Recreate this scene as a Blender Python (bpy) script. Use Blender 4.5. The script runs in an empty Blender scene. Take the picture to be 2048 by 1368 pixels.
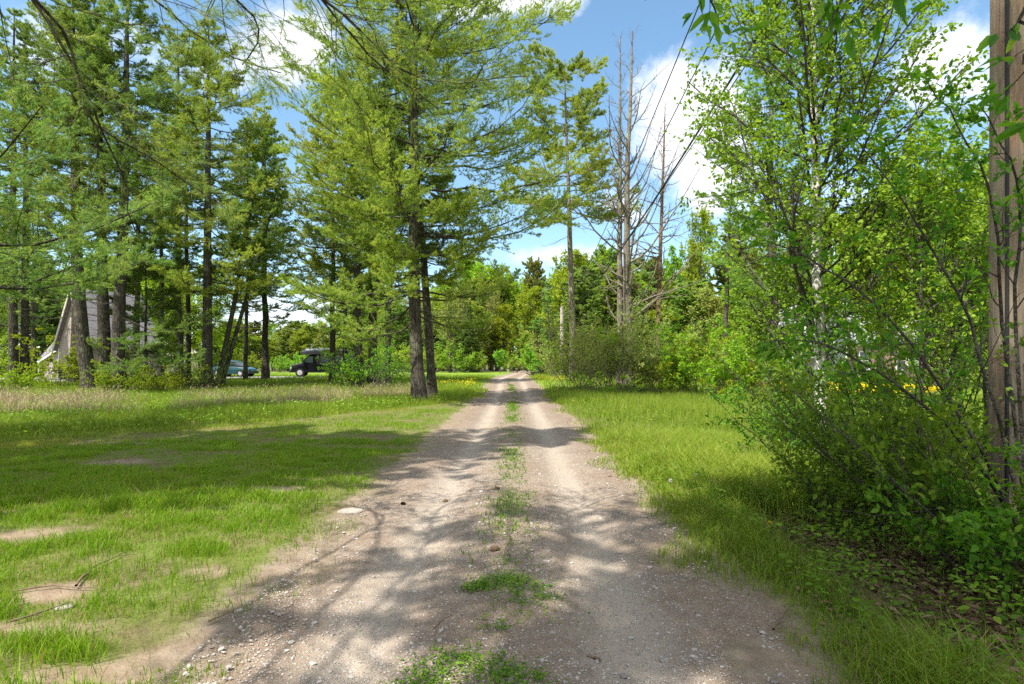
import bpy, math
import numpy as np
R_ = math.radians
scene = bpy.context.scene
# ------------------------------------------------------------------ camera, world, sun, exposure
F = 1138.0            # focal length in pixels of the 2048 px wide photograph
EYE = 1.6
HZ = 730.0            # pixel row of the horizon
cam_d = bpy.data.cameras.new('camera'); cam = bpy.data.objects.new('camera', cam_d)
scene.collection.objects.link(cam); scene.camera = cam
cam.location = (0, 0, EYE); cam.rotation_euler = (R_(90), 0, 0)
cam_d.sensor_width = 36; cam_d.lens = 36 * F / 2048
cam_d.shift_y = (HZ - 684) / 2048
cam_d.clip_start = 0.05; cam_d.clip_end = 5000

SUN_EL = 57.0
SUN_AZ = (-0.75, -0.66)              # horizontal direction towards the sun
_n = math.hypot(*SUN_AZ); SUN_AZ = (SUN_AZ[0] / _n, SUN_AZ[1] / _n)
sd = bpy.data.lights.new('sun', 'SUN'); so = bpy.data.objects.new('sun', sd); scene.collection.objects.link(so)
sd.energy = 4.4; sd.angle = R_(0.53); sd.color = (1.0, 0.94, 0.84)
so.rotation_euler = (R_(90 - SUN_EL), 0, math.atan2(SUN_AZ[0], -SUN_AZ[1]))

world = bpy.data.worlds.new('World'); scene.world = world; world.use_nodes = True
scene.view_settings.view_transform = 'Standard'; scene.view_settings.look = 'None'
scene.view_settings.exposure = 1.12; scene.view_settings.gamma = 1
scene.cycles.max_bounces = 7; scene.cycles.diffuse_bounces = 4; scene.cycles.transmission_bounces = 6
scene.cycles.glossy_bounces = 2; scene.cycles.sample_clamp_indirect = 6
scene.cycles.use_denoising = False


def build_world():
    nt = world.node_tree; nt.nodes.clear(); N = nt.nodes; L = nt.links
    def new(t, **k):
        n = N.new(t)
        for a, b in k.items(): setattr(n, a, b)
        return n
    def m(op, a, b=None, clamp=False):
        n = new('ShaderNodeMath', operation=op); n.use_clamp = clamp
        for i, v in enumerate((a, b)):
            if v is None: continue
            if isinstance(v, (int, float)): n.inputs[i].default_value = v
            else: L.new(v, n.inputs[i])
        return n.outputs[0]
    sky = new('ShaderNodeTexSky', sky_type='NISHITA'); sky.sun_disc = False
    sky.sun_elevation = R_(SUN_EL); sky.sun_rotation = math.atan2(SUN_AZ[0], SUN_AZ[1])
    sky.air_density = 1.0; sky.dust_density = 0.35; sky.ozone_density = 2.0
    tc = new('ShaderNodeTexCoord'); sep = new('ShaderNodeSeparateXYZ'); L.new(tc.outputs['Generated'], sep.inputs[0])
    X, Y, Z = sep.outputs
    yy = m('MAXIMUM', m('ABSOLUTE', Y), 0.05)
    u = m('DIVIDE', X, yy); v = m('DIVIDE', Z, yy)
    noi = new('ShaderNodeTexNoise'); noi.inputs['Scale'].default_value = 3.2; noi.inputs['Detail'].default_value = 9
    noi.inputs['Roughness'].default_value = 0.6; L.new(tc.outputs['Generated'], noi.inputs['Vector'])
    n1 = m('MULTIPLY', m('SUBTRACT', noi.outputs['Fac'], 0.5), 1.9)
    big = new('ShaderNodeTexNoise'); big.inputs['Scale'].default_value = 11; big.inputs['Detail'].default_value = 7
    big.inputs['Roughness'].default_value = 0.62
    L.new(tc.outputs['Generated'], big.inputs['Vector'])
    n2 = m('MULTIPLY', m('SUBTRACT', big.outputs['Fac'], 0.5), 1.0)
    acc = None
    # soft cloud banks: (u, v, half width, half height, weight)
    for (px, py, sx, sy, w) in ((1390, 240, 150, 165, 1.15), (1290, 370, 120, 90, 0.55), (1900, 150, 150, 150, 0.78), (1780, 420, 200, 140, 0.66),
                                (560, 110, 160, 110, 0.85), (120, 90, 260, 90, 0.5), (980, -10, 190, 60, 0.8), (1130, 510, 210, 40, 0.62),
                                (1410, 395, 50, 50, 0.8), (480, 620, 330, 60, 0.42), (1090, 390, 70, 18, 0.5), (1930, 600, 300, 110, 0.5)):
        du = m('DIVIDE', m('SUBTRACT', u, (px - 1024) / F), sx / F); dv = m('DIVIDE', m('SUBTRACT', v, (HZ - py) / F), sy / F)
        r2 = m('ADD', m('MULTIPLY', du, du), m('MULTIPLY', dv, dv))
        g = m('MULTIPLY', m('EXPONENT', m('MULTIPLY', r2, -0.9)), w)
        acc = g if acc is None else m('MAXIMUM', acc, g)
    # broken cloud added out of view, overhead and behind, for neutral fill light
    oh = m('MULTIPLY', m('ADD', m('MULTIPLY', m('GREATER_THAN', Z, 0.62), 1.0), m('LESS_THAN', Y, 0.1), True), 0.72)
    acc = m('MAXIMUM', acc, oh)
    dens = m('ADD', m('ADD', acc, n1), n2)
    mr = new('ShaderNodeMapRange'); mr.interpolation_type = 'SMOOTHSTEP'; mr.clamp = True
    L.new(dens, mr.inputs['Value']); mr.inputs['From Min'].default_value = 0.34; mr.inputs['From Max'].default_value = 0.78
    # brightness variation inside the cloud (thin rims bright, thick cores a bit greyer)
    rp = new('ShaderNodeValToRGB'); L.new(m('SUBTRACT', dens, n2), rp.inputs[0])
    rp.color_ramp.elements[0].position = 0.3; rp.color_ramp.elements[0].color = (0.90, 0.91, 0.94, 1)
    rp.color_ramp.elements[1].position = 1.35; rp.color_ramp.elements[1].color = (0.70, 0.72, 0.77, 1)
    bs = new('ShaderNodeBackground'); bs.inputs['Strength'].default_value = 0.14
    hs = new('ShaderNodeHueSaturation'); hs.inputs['Saturation'].default_value = 1.04; hs.inputs['Hue'].default_value = 0.488; hs.inputs['Value'].default_value = 0.86
    L.new(sky.outputs[0], hs.inputs['Color']); L.new(hs.outputs[0], bs.inputs['Color'])
    bc = new('ShaderNodeBackground'); bc.inputs['Strength'].default_value = 0.78; L.new(rp.outputs[0], bc.inputs['Color'])
    mx = new('ShaderNodeMixShader'); L.new(mr.outputs[0], mx.inputs[0]); L.new(bs.outputs[0], mx.inputs[1]); L.new(bc.outputs[0], mx.inputs[2])
    out = new('ShaderNodeOutputWorld'); L.new(mx.outputs[0], out.inputs[0])
build_world()

# ------------------------------------------------------------------ object helpers
COL = scene.collection
Z3 = np.array([0., 0., 1.])

def nrm(v):
    return v / np.maximum(np.linalg.norm(v, axis=-1, keepdims=True), 1e-9)

class Geo:
    """collects vertices, faces, one random number per face, one material slot per face"""
    def __init__(s): s.v = []; s.f = []; s.r = []; s.m = []; s.n = 0
    def add(s, v, f, r=None, m=0):
        v = np.asarray(v, float).reshape(-1, 3); f = np.asarray(f, np.int64)
        if len(f) == 0: return s
        s.v.append(v); s.f.append(f + s.n); s.n += len(v)
        s.r.append(np.zeros(len(f)) if r is None else np.broadcast_to(np.asarray(r, float), (len(f),)))
        s.m.append(np.full(len(f), m, np.int32)); return s
    def box(s, a, b, m=0, r=0.5):
        x0, y0, z0 = a; x1, y1, z1 = b
        v = [(x0,y0,z0),(x1,y0,z0),(x1,y1,z0),(x0,y1,z0),(x0,y0,z1),(x1,y0,z1),(x1,y1,z1),(x0,y1,z1)]
        return s.add(v, [(0,3,2,1),(4,5,6,7),(0,1,5,4),(1,2,6,5),(2,3,7,6),(3,0,4,7)], r, m)
    def prism(s, poly, y0, y1, m=0, r=0.5):
        """poly in x,z extruded along y (caps as fans)"""
        n = len(poly); v = [(p[0], y0, p[1]) for p in poly] + [(p[0], y1, p[1]) for p in poly]
        c0 = np.mean(v[:n], axis=0); c1 = np.mean(v[n:], axis=0)
        s.add(v, [(i, (i+1) % n, n + (i+1) % n, n + i) for i in range(n)], r, m)
        s.add(v[:n] + [c0], [(i, n, (i+1) % n) for i in range(n)], r, m)
        s.add(v[n:] + [c1], [(i, (i+1) % n, n) for i in range(n)], r, m); return s
    def cyl(s, c, r, h, axis='y', n=20, m=0, r2=None):
        r2 = r if r2 is None else r2
        a = np.linspace(0, 2*np.pi, n, endpoint=False); ca, sa = np.cos(a), np.sin(a); o = np.zeros(n)
        def ring(rad, t):
            p = {'y': (ca*rad, o+t, sa*rad), 'x': (o+t, ca*rad, sa*rad), 'z': (ca*rad, sa*rad, o+t)}[axis]
            return np.stack(p, 1) + np.array(c)
        v = np.concatenate([ring(r, -h/2), ring(r2, h/2), [np.array(c) - h/2*np.array({'y':(0,1,0),'x':(1,0,0),'z':(0,0,1)}[axis])], [np.array(c) + h/2*np.array({'y':(0,1,0),'x':(1,0,0),'z':(0,0,1)}[axis])]])
        i = np.arange(n); j = (i+1) % n
        s.add(v, np.stack([i, j, j+n, i+n], 1), 0.5, m)
        s.add(v, np.stack([i, j, np.full(n, 2*n)], 1), 0.5, m); s.add(v, np.stack([i+n, j+n, np.full(n, 2*n+1)], 1), 0.5, m); return s
    def mesh(s, name, mats, smooth=False, attrs=None):
        me = bpy.data.meshes.new(name)
        v = np.concatenate(s.v).astype(np.float32)
        tot = np.concatenate([np.full(len(f), f.shape[1], np.int32) for f in s.f])
        idx = np.concatenate([f.ravel() for f in s.f]).astype(np.int32)
        me.vertices.add(len(v)); me.vertices.foreach_set('co', v.ravel())
        me.loops.add(len(idx)); me.loops.foreach_set('vertex_index', idx)
        st = np.zeros(len(tot), np.int32); st[1:] = np.cumsum(tot)[:-1]
        me.polygons.add(len(tot)); me.polygons.foreach_set('loop_start', st)
        try: me.polygons.foreach_set('loop_total', tot)
        except Exception: pass
        for m_ in (mats if isinstance(mats, (list, tuple)) else [mats]): me.materials.append(m_)
        me.polygons.foreach_set('material_index', np.concatenate(s.m))
        me.polygons.foreach_set('use_smooth', np.full(len(tot), smooth))
        me.update(calc_edges=True)
        a = me.attributes.new('rnd', 'FLOAT', 'FACE'); a.data.foreach_set('value', np.concatenate(s.r).astype(np.float32))
        for k, val in (attrs or {}).items():
            a = me.attributes.new(k, 'FLOAT', 'POINT'); a.data.foreach_set('value', np.asarray(val, np.float32))
        return me

def obj(name, geo, mats, parent=None, smooth=False, attrs=None, loc=None):
    me = geo if isinstance(geo, bpy.types.Mesh) else geo.mesh(name, mats, smooth, attrs)
    o = bpy.data.objects.new(name, me); COL.objects.link(o)
    if parent: o.parent = parent
    if loc is not None: o.location = loc
    return o

def tag(o, label, cat, group=None, kind=None):
    if label: o['label'] = label
    if cat: o['category'] = cat
    if group: o['group'] = group
    if kind: o['kind'] = kind
    return o

def thing(name, label, cat, loc=(0, 0, 0), rz=0, group=None):
    o = bpy.data.objects.new(name, None); COL.objects.link(o); o.empty_display_size = 0.3
    o.location = loc; o.rotation_euler = (0, 0, rz)
    return tag(o, label, cat, group)

def copy_thing(root, loc, rz=0, sc=(1, 1, 1), label=None, group=None):
    r = root.copy(); COL.objects.link(r); r.location = loc; r.rotation_euler = (0, 0, rz); r.scale = sc
    if label: r['label'] = label
    if group: r['group'] = group
    for ch in list(root.children):
        c = ch.copy(); COL.objects.link(c); c.parent = r
        for g in list(ch.children):
            d = g.copy(); COL.objects.link(d); d.parent = c
    return r

# ------------------------------------------------------------------ value noise in numpy
_lat = np.random.default_rng(7).random((256, 256))
def vnoise(x, y, s=1.0, o=4):
    x = np.asarray(x, float) * s; y = np.asarray(y, float) * s; t = 0; a = 0.5; tot = 0
    for i in range(o):
        xi = np.floor(x).astype(int); yi = np.floor(y).astype(int); fx = x - xi; fy = y - yi
        fx = fx*fx*(3-2*fx); fy = fy*fy*(3-2*fy)
        A = _lat[xi % 256, yi % 256]; B = _lat[(xi+1) % 256, yi % 256]; C = _lat[xi % 256, (yi+1) % 256]; D = _lat[(xi+1) % 256, (yi+1) % 256]
        t = t + a*((A*(1-fx)+B*fx)*(1-fy) + (C*(1-fx)+D*fx)*fy); tot += a; a *= 0.5; x = x*2.03+17.1; y = y*2.03+5.7
    return t / tot

def ss(a, b, x):
    t = np.clip((np.asarray(x, float)-a)/(b-a), 0, 1); return t*t*(3-2*t)

# ------------------------------------------------------------------ terrain and road profile
_ry = [-60, 0, 5, 10, 30, 40, 49, 60, 70, 85, 110, 140, 160, 190, 240, 300]
_rx = [-1, -0.12, -0.10, 0.02, 0.05, -0.05, -0.25, 0.3, 0.85, 1.5, 2.4, 3.3, 4.8, 10, 34, 75]
_rw = [1.46, 1.46, 1.46, 1.50, 1.45, 1.5, 1.5, 1.4, 1.35, 1.5, 1.6, 1.6, 1.6, 1.6, 1.6, 1.6]
_fy = np.linspace(-60, 300, 1441)
_k = np.ones(41)/41
_fx = np.convolve(np.pad(np.interp(_fy, _ry, _rx), 20, mode='edge'), _k, 'valid')
def road_x(y): return np.interp(y, _fy, _fx)
def road_w(y): return np.interp(y, _ry, _rw)
def tz(x, y):
    """height of the land"""
    x = np.asarray(x, float); y = np.asarray(y, float)
    z = 0.42*ss(27, 47, y) - 0.12*ss(60, 150, y)
    off = np.clip(np.abs(x - road_x(y)) - road_w(y), 0, 40)
    near = np.exp(-np.hypot(x, y)/60)
    z = z + (vnoise(x, y, 0.35, 4)-0.5)*0.16*ss(0.0, 3.0, off)*near + (vnoise(x+40, y, 2.2, 3)-0.5)*0.035*ss(0.1, 1, off)*near
    z = z - 0.10*ss(2, 8, off)*ss(0, 1, x)*np.exp(-((y-8)/14)**2)
    z = z + ss(180, 420, np.hypot(x, y))*7
    return z
def P(px, py, d): return np.array([(px-1024)/F*d, d, EYE+(HZ-py)/F*d])
def G(px, d): x = (px-1024)/F*d; return (float(x), float(d), float(tz(x, d)))

# ------------------------------------------------------------------ materials
def mat_base(name):
    m = bpy.data.materials.new(name); m.use_nodes = True; nt = m.node_tree; nt.nodes.clear()
    out = nt.nodes.new('ShaderNodeOutputMaterial'); return m, nt, out

class NT:
    def __init__(s, name):
        s.m, s.nt, s.out = mat_base(name); s.N = s.nt.nodes; s.L = s.nt.links
    def n(s, t, ins=None, **k):
        n = s.N.new(t)
        for a, b in k.items(): setattr(n, a, b)
        for a, b in (ins or {}).items():
            if isinstance(b, bpy.types.NodeSocket): s.L.new(b, n.inputs[a])
            else: n.inputs[a].default_value = b
        return n
    def attr(s, name): return s.n('ShaderNodeAttribute', attribute_name=name).outputs['Fac']
    def ramp(s, fac, stops, interp='LINEAR'):
        r = s.n('ShaderNodeValToRGB', {0: fac}); cr = r.color_ramp; cr.interpolation = interp
        while len(cr.elements) < len(stops): cr.elements.new(0.5)
        for e, (p, c) in zip(cr.elements, stops): e.position = p; e.color = (*c, 1) if len(c) == 3 else c
        return r.outputs[0]
    def noise(s, scale, vec=None, detail=4, rough=0.55, dim='3D'):
        n = s.n('ShaderNodeTexNoise', {'Scale': scale, 'Detail': detail, 'Roughness': rough})
        if vec is not None: s.L.new(vec, n.inputs['Vector'])
        return n.outputs['Fac']
    def coord(s, kind='Object', scale=None):
        tc = s.n('ShaderNodeTexCoord').outputs[kind]
        if scale is None: return tc
        return s.n('ShaderNodeMapping', {'Vector': tc, 'Scale': scale}).outputs[0]
    def mix(s, fac, a, b, mode='MIX'):
        n = s.n('ShaderNodeMix', data_type='RGBA', blend_type=mode)
        for i, v in ((0, fac), (6, a), (7, b)):
            if isinstance(v, bpy.types.NodeSocket): s.L.new(v, n.inputs[i])
            elif isinstance(v, (int, float)): n.inputs[i].default_value = v
            else: n.inputs[i].default_value = (*v, 1)
        return n.outputs[2]
    def math(s, op, a, b=0.0, clamp=False):
        n = s.n('ShaderNodeMath', {0: a, 1: b}, operation=op); n.use_clamp = clamp; return n.outputs[0]
    def bump(s, h, strength=0.5, dist=0.02): return s.n('ShaderNodeBump', {'Height': h, 'Strength': strength, 'Distance': dist}).outputs[0]
    def bsdf(s, color, rough=0.8, spec=0.3, normal=None, **k):
        b = s.n('ShaderNodeBsdfPrincipled')
        for key, v in (('Base Color', color), ('Roughness', rough), ('Specular IOR Level', spec), *k.items()):
            if isinstance(v, bpy.types.NodeSocket): s.L.new(v, b.inputs[key])
            elif key == 'Base Color': b.inputs[key].default_value = (*v, 1)
            else: b.inputs[key].default_value = v
        if normal is not None: s.L.new(normal, b.inputs['Normal'])
        return b.outputs[0]
    def done(s, sh): s.L.new(sh, s.out.inputs[0]); return s.m

def leaf_mat(name, stops, trans=0.38, rough=0.5, spec=0.35, objvar=0.06, tcol=(1.15, 1.25, 0.45)):
    t = NT(name); r = t.attr('rnd')
    c = t.ramp(r, stops)
    oi = t.n('ShaderNodeObjectInfo').outputs['Random']
    h = t.n('ShaderNodeHueSaturation', {'Hue': t.math('ADD', 0.5-objvar/4, t.math('MULTIPLY', oi, objvar/2)),
             'Value': t.math('ADD', 1-objvar*1.5, t.math('MULTIPLY', oi, objvar*3)), 'Color': c})
    c = h.outputs[0]
    b = t.bsdf(c, rough, spec)
    tc = t.mix(1.0, c, tcol, 'MULTIPLY')
    tr = t.n('ShaderNodeBsdfTranslucent', {'Color': tc}).outputs[0]
    mx = t.n('ShaderNodeMixShader', {0: trans, 1: b, 2: tr}).outputs[0]
    return t.done(mx)

M = {}
M['pine'] = leaf_mat('pine needles', [(0, (0.123, 0.213, 0.067)), (0.45, (0.213, 0.319, 0.090)), (0.75, (0.358, 0.437, 0.112)), (0.97, (0.470, 0.504, 0.123)), (1, (0.403, 0.202, 0.078))], 0.44, 0.65, 0.15, 0.05, (1.1, 1.2, 0.6))
M['pine_yellow'] = leaf_mat('bright pine needles', [(0, (0.162, 0.258, 0.056)), (0.4, (0.314, 0.409, 0.085)), (0.75, (0.493, 0.538, 0.112)), (0.97, (0.582, 0.582, 0.123)), (1, (0.470, 0.224, 0.078))], 0.44, 0.65, 0.15, 0.05, (1.1, 1.2, 0.6))
M['pine_dark'] = leaf_mat('dark pine needles', [(0, (0.095, 0.168, 0.058)), (0.5, (0.168, 0.252, 0.078)), (1, (0.302, 0.370, 0.101))], 0.44, 0.65, 0.15, 0.05, (1.1, 1.2, 0.6))
M['pine_far'] = leaf_mat('far pine needles', [(0, (0.168, 0.246, 0.073)), (0.5, (0.297, 0.375, 0.101)), (1, (0.448, 0.504, 0.134))], 0.44, 0.65, 0.15, 0.16, (1.1, 1.2, 0.6))
M['birch'] = leaf_mat('birch leaves', [(0, (0.135, 0.235, 0.020)), (0.5, (0.220, 0.345, 0.028)), (1, (0.33, 0.45, 0.045))], 0.46, 0.5, 0.22, 0.0)
M['leaf'] = leaf_mat('spring leaves', [(0, (0.170, 0.260, 0.035)), (0.5, (0.265, 0.375, 0.048)), (1, (0.38, 0.47, 0.075))], 0.44, 0.6, 0.15, 0.14)
M['leaf_lime'] = leaf_mat('lime leaves', [(0, (0.16, 0.25, 0.016)), (0.5, (0.27, 0.37, 0.023)), (1, (0.39, 0.48, 0.05))], 0.44, 0.6, 0.15, 0.10)
M['leaf_shrub'] = leaf_mat('shrub leaves', [(0, (0.075, 0.170, 0.014)), (0.5, (0.130, 0.255, 0.020)), (0.9, (0.22, 0.35, 0.032)), (1, (0.34, 0.43, 0.05))], 0.46, 0.5, 0.22, 0.08)
M['leaf_bud'] = leaf_mat('sparse bud leaves', [(0, (0.34, 0.30, 0.13)), (0.4, (0.31, 0.37, 0.09)), (1, (0.44, 0.49, 0.12))], 0.35, 0.6, 0.2, 0.10)
M['grass'] = leaf_mat('lawn grass', [(0, (0.40, 0.31, 0.15)), (0.035, (0.30, 0.24, 0.10)), (0.05, (0.095, 0.200, 0.009)), (0.5, (0.175, 0.320, 0.014)), (0.9, (0.275, 0.40, 0.028)), (1, (0.37, 0.42, 0.04))], 0.42, 0.5, 0.25, 0.0, (1.1, 1.15, 0.45))
M['tall_grass'] = leaf_mat('meadow grass', [(0, (0.40, 0.31, 0.17)), (0.05, (0.34, 0.28, 0.13)), (0.07, (0.125, 0.21, 0.018)), (0.5, (0.215, 0.31, 0.028)), (1, (0.35, 0.42, 0.06))], 0.4, 0.5, 0.25, 0.0, (1.1, 1.15, 0.5))
M['dry_grass'] = leaf_mat('dry seed grass', [(0, (0.34, 0.24, 0.16)), (0.5, (0.46, 0.35, 0.24)), (1, (0.58, 0.47, 0.33))], 0.25, 0.7, 0.1, 0.0, (1, 1, 0.9))
M['flower'] = leaf_mat('yellow petals', [(0, (0.62, 0.50, 0.01)), (1, (0.80, 0.70, 0.03))], 0.3, 0.6, 0.2, 0.0, (1, 0.9, 0.2))
M['white_flower'] = leaf_mat('white petals', [(0, (0.62, 0.62, 0.55)), (1, (0.8, 0.8, 0.74))], 0.3, 0.7, 0.2, 0.0, (1, 1, 1))
M['litter'] = leaf_mat('dead leaves', [(0, (0.07, 0.045, 0.028)), (0.5, (0.17, 0.105, 0.06)), (1, (0.33, 0.23, 0.15))], 0.12, 0.7, 0.2, 0.0, (1, 0.9, 0.8))

def bark_mat(name, c0, c1, c2=None, scale=(7, 7, 1.3), lich=0.35, bs=0.9):
    t = NT(name); co = t.coord('Object', scale)
    n = t.noise(2.4, co, 8, 0.65); v = t.n('ShaderNodeTexVoronoi', {'Vector': co, 'Scale': 1.6}, feature='DISTANCE_TO_EDGE').outputs[0]
    c = t.ramp(n, [(0.3, c0), (0.7, c1)])
    if c2 is not None:
        ln = t.noise(2.2, t.coord('Object'), 6, 0.7); f = t.ramp(ln, [(0.52, (0, 0, 0)), (0.6, (lich*2,)*3)])
        c = t.mix(f, c, c2)
    cr = t.ramp(v, [(0.0, (0.45,)*3), (0.12, (1,)*3)])
    c = t.mix(1.0, c, cr, 'MULTIPLY')
    h = t.math('ADD', t.math('MULTIPLY', t.ramp(v, [(0, (0,)*3), (0.2, (1,)*3)]), 0.6), n)
    return t.done(t.bsdf(c, 0.9, 0.15, t.bump(h, bs, 0.04)))
M['bark'] = bark_mat('pine bark', (0.042, 0.035, 0.030), (0.135, 0.113, 0.095), (0.19, 0.20, 0.135))
M['bark_dead'] = bark_mat('dead pine bark', (0.13, 0.105, 0.085), (0.34, 0.29, 0.24), (0.33, 0.34, 0.23), lich=0.45)
M['bark_far'] = bark_mat('far tree bark', (0.09, 0.078, 0.066), (0.24, 0.21, 0.18), None)
M['bark_shrub'] = bark_mat('shrub bark', (0.050, 0.042, 0.036), (0.13, 0.11, 0.095), (0.20, 0.20, 0.17), (20, 20, 8), 0.3, 0.4)
M['bark_grey_brush'] = bark_mat('brush bark', (0.17, 0.135, 0.11), (0.34, 0.285, 0.235), None, (20, 20, 8), 0.3, 0.3)
M['bark_red'] = bark_mat('red pine bark', (0.16, 0.085, 0.05), (0.34, 0.22, 0.15), (0.3, 0.28, 0.2))
def birch_bark():
    t = NT('birch bark'); co = t.coord('Object', (1.5, 1.5, 12)); n = t.noise(2.2, co, 5, 0.6)
    n2 = t.noise(2.0, t.coord('Object', (2, 2, 1)), 5, 0.6)
    c = t.ramp(n, [(0.30, (0.05, 0.045, 0.04)), (0.37, (0.48, 0.45, 0.41)), (0.55, (0.74, 0.71, 0.66))])
    c = t.mix(t.ramp(n2, [(0.50, (0, 0, 0)), (0.68, (0.65,)*3)]), c, (0.28, 0.24, 0.19))
    return t.done(t.bsdf(c, 0.7, 0.25, t.bump(n, 0.4, 0.01)))
M['bark_birch'] = birch_bark()

def plain(name, c, rough=0.5, spec=0.4, nscale=8, var=0.12, bump=0.0, **k):
    t = NT(name); n = t.noise(nscale, t.coord('Object'), 5, 0.6)
    lo = tuple(x*(1-var) for x in c); hi = tuple(min(1, x*(1+var)) for x in c)
    col = t.ramp(n, [(0.3, lo), (0.7, hi)])
    return t.done(t.bsdf(col, rough, spec, t.bump(n, bump, 0.02) if bump else None, **k))

def ground_mat():
    t = NT('land'); co = t.coord('Object')
    n1 = t.noise(0.22, co, 5, 0.6); n2 = t.noise(5, co, 6, 0.65); n3 = t.noise(45, co, 4, 0.7); n4 = t.noise(1.3, co, 5, 0.6)
    soil = t.ramp(n2, [(0.25, (0.085, 0.058, 0.036)), (0.5, (0.17, 0.125, 0.08)), (0.78, (0.30, 0.235, 0.16))])
    soil = t.mix(t.ramp(n3, [(0.35, (0.35,)*3), (0.7, (0,)*3)]), soil, (0.10, 0.065, 0.04))
    thatch = t.ramp(n3, [(0.3, (0.06, 0.085, 0.014)), (0.5, (0.110, 0.190, 0.016)), (0.72, (0.21, 0.25, 0.05))])
    gmix = t.ramp(n4, [(0.34, (0.1,)*3), (0.60, (0.75,)*3)])
    near = t.mix(gmix, soil, thatch)
    bare = t.ramp(n2, [(0.25, (0.15, 0.105, 0.07)), (0.55, (0.27, 0.205, 0.145)), (0.8, (0.38, 0.31, 0.23))])
    near = t.mix(t.attr('bare'), near, bare)
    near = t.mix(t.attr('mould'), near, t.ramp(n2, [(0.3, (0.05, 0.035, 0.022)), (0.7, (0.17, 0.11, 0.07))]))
    far = t.ramp(t.noise(1.2, co, 7, 0.7), [(0.3, (0.10, 0.17, 0.02)), (0.55, (0.17, 0.26, 0.03)), (0.75, (0.26, 0.33, 0.055))])
    wood = t.ramp(n2, [(0.3, (0.06, 0.075, 0.02)), (0.7, (0.15, 0.15, 0.06))])
    c = t.mix(t.attr('far'), near, far); c = t.mix(t.attr('wood'), c, wood)
    edge = t.ramp(n2, [(0.3, (0.17, 0.13, 0.09)), (0.7, (0.31, 0.25, 0.19))])
    ef = t.math('ADD', t.attr('edge'), t.math('MULTIPLY', t.math('SUBTRACT', n4, 0.5), 0.9))
    c = t.mix(t.ramp(ef, [(0.42, (0,)*3), (0.62, (1,)*3)]), c, edge)
    h = t.math('ADD', n2, t.math('MULTIPLY', n3, 0.5))
    return t.done(t.bsdf(c, 0.95, 0.1, t.bump(h, 0.7, 0.05)))
M['land'] = ground_mat()

def road_mat():
    t = NT('gravel road'); co = t.coord('Object'); u = t.attr('u')
    au = t.math('ABSOLUTE', u)
    n1 = t.noise(1.1, co, 6, 0.6); n2 = t.noise(9, co, 6, 0.7); n3 = t.noise(70, co, 3, 0.6)
    stretch = t.noise(1.0, t.coord('Object', (2.4, 0.16, 1)), 5, 0.6)
    base = t.ramp(n2, [(0.25, (0.150, 0.116, 0.088)), (0.5, (0.235, 0.187, 0.147)), (0.75, (0.345, 0.283, 0.228))])
    # packed light wheel tracks
    d = t.math('ABSOLUTE', t.math('SUBTRACT', t.math('ADD', au, t.math('MULTIPLY', t.math('SUBTRACT', stretch, 0.5), 0.25)), 0.78))
    tr = t.ramp(d, [(0.07, (0.95,)*3), (0.30, (0,)*3)])
    c = t.mix(tr, base, (0.345, 0.290, 0.235))
    # reddish fallen needles between and beside the tracks
    nm = t.ramp(t.math('ADD', t.math('MULTIPLY', n1, 0.9), t.math('MULTIPLY', d, 0.5)), [(0.56, (0,)*3), (0.76, (0.75,)*3)])
    c = t.mix(nm, c, t.ramp(n3, [(0.3, (0.11, 0.074, 0.050)), (0.7, (0.29, 0.22, 0.16))]))
    # damp earthy patches
    c = t.mix(t.ramp(n1, [(0.28, (0.45,)*3), (0.42, (0,)*3)]), c, (0.19, 0.145, 0.11))
    v = t.n('ShaderNodeTexVoronoi', {'Vector': co, 'Scale': 42.0}); vc = v.outputs['Color']; vd = v.outputs['Distance']
    sep = t.n('ShaderNodeSeparateColor', {0: vc}).outputs[0]
    peb = t.math('MULTIPLY', t.ramp(vd, [(0.22, (1,)*3), (0.36, (0,)*3)]), t.ramp(sep, [(0.45, (0,)*3), (0.5, (1,)*3)]))
    v2 = t.n('ShaderNodeTexVoronoi', {'Vector': co, 'Scale': 110.0}); sep2 = t.n('ShaderNodeSeparateColor', {0: v2.outputs['Color']}).outputs
    peb2 = t.math('MULTIPLY', t.ramp(v2.outputs['Distance'], [(0.25, (1,)*3), (0.42, (0,)*3)]), t.ramp(sep2[1], [(0.35, (0,)*3), (0.4, (1,)*3)]))
    pc = t.ramp(t.n('ShaderNodeSeparateColor', {0: vc}).outputs[1], [(0, (0.22, 0.18, 0.15)), (0.5, (0.42, 0.37, 0.32)), (1, (0.68, 0.63, 0.57))])
    pc2 = t.ramp(sep2[2], [(0, (0.14, 0.11, 0.09)), (0.5, (0.38, 0.33, 0.28)), (1, (0.66, 0.61, 0.55))])
    c = t.mix(t.math('MULTIPLY', peb2, 0.75), c, pc2); c = t.mix(t.math('MULTIPLY', peb, 0.8), c, pc)
    h = t.math('ADD', t.math('ADD', t.math('MULTIPLY', peb, 0.9), t.math('MULTIPLY', peb2, 0.5)), t.math('MULTIPLY', n2, 1.5))
    return t.done(t.bsdf(c, 0.93, 0.15, t.bump(h, 0.8, 0.012)))
M['road'] = road_mat()
M['stone'] = None
def stone_mat():
    t = NT('small stones'); c = t.ramp(t.attr('rnd'), [(0, (0.17, 0.14, 0.12)), (0.5, (0.36, 0.32, 0.28)), (1, (0.50, 0.45, 0.395))])
    n = t.noise(60, t.coord('Object'), 4); c = t.mix(0.25, c, t.ramp(n, [(0.3, (0.1,)*3), (0.7, (0.6,)*3)]))
    return t.done(t.bsdf(c, 0.9, 0.2))
M['stone'] = stone_mat()

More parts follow.
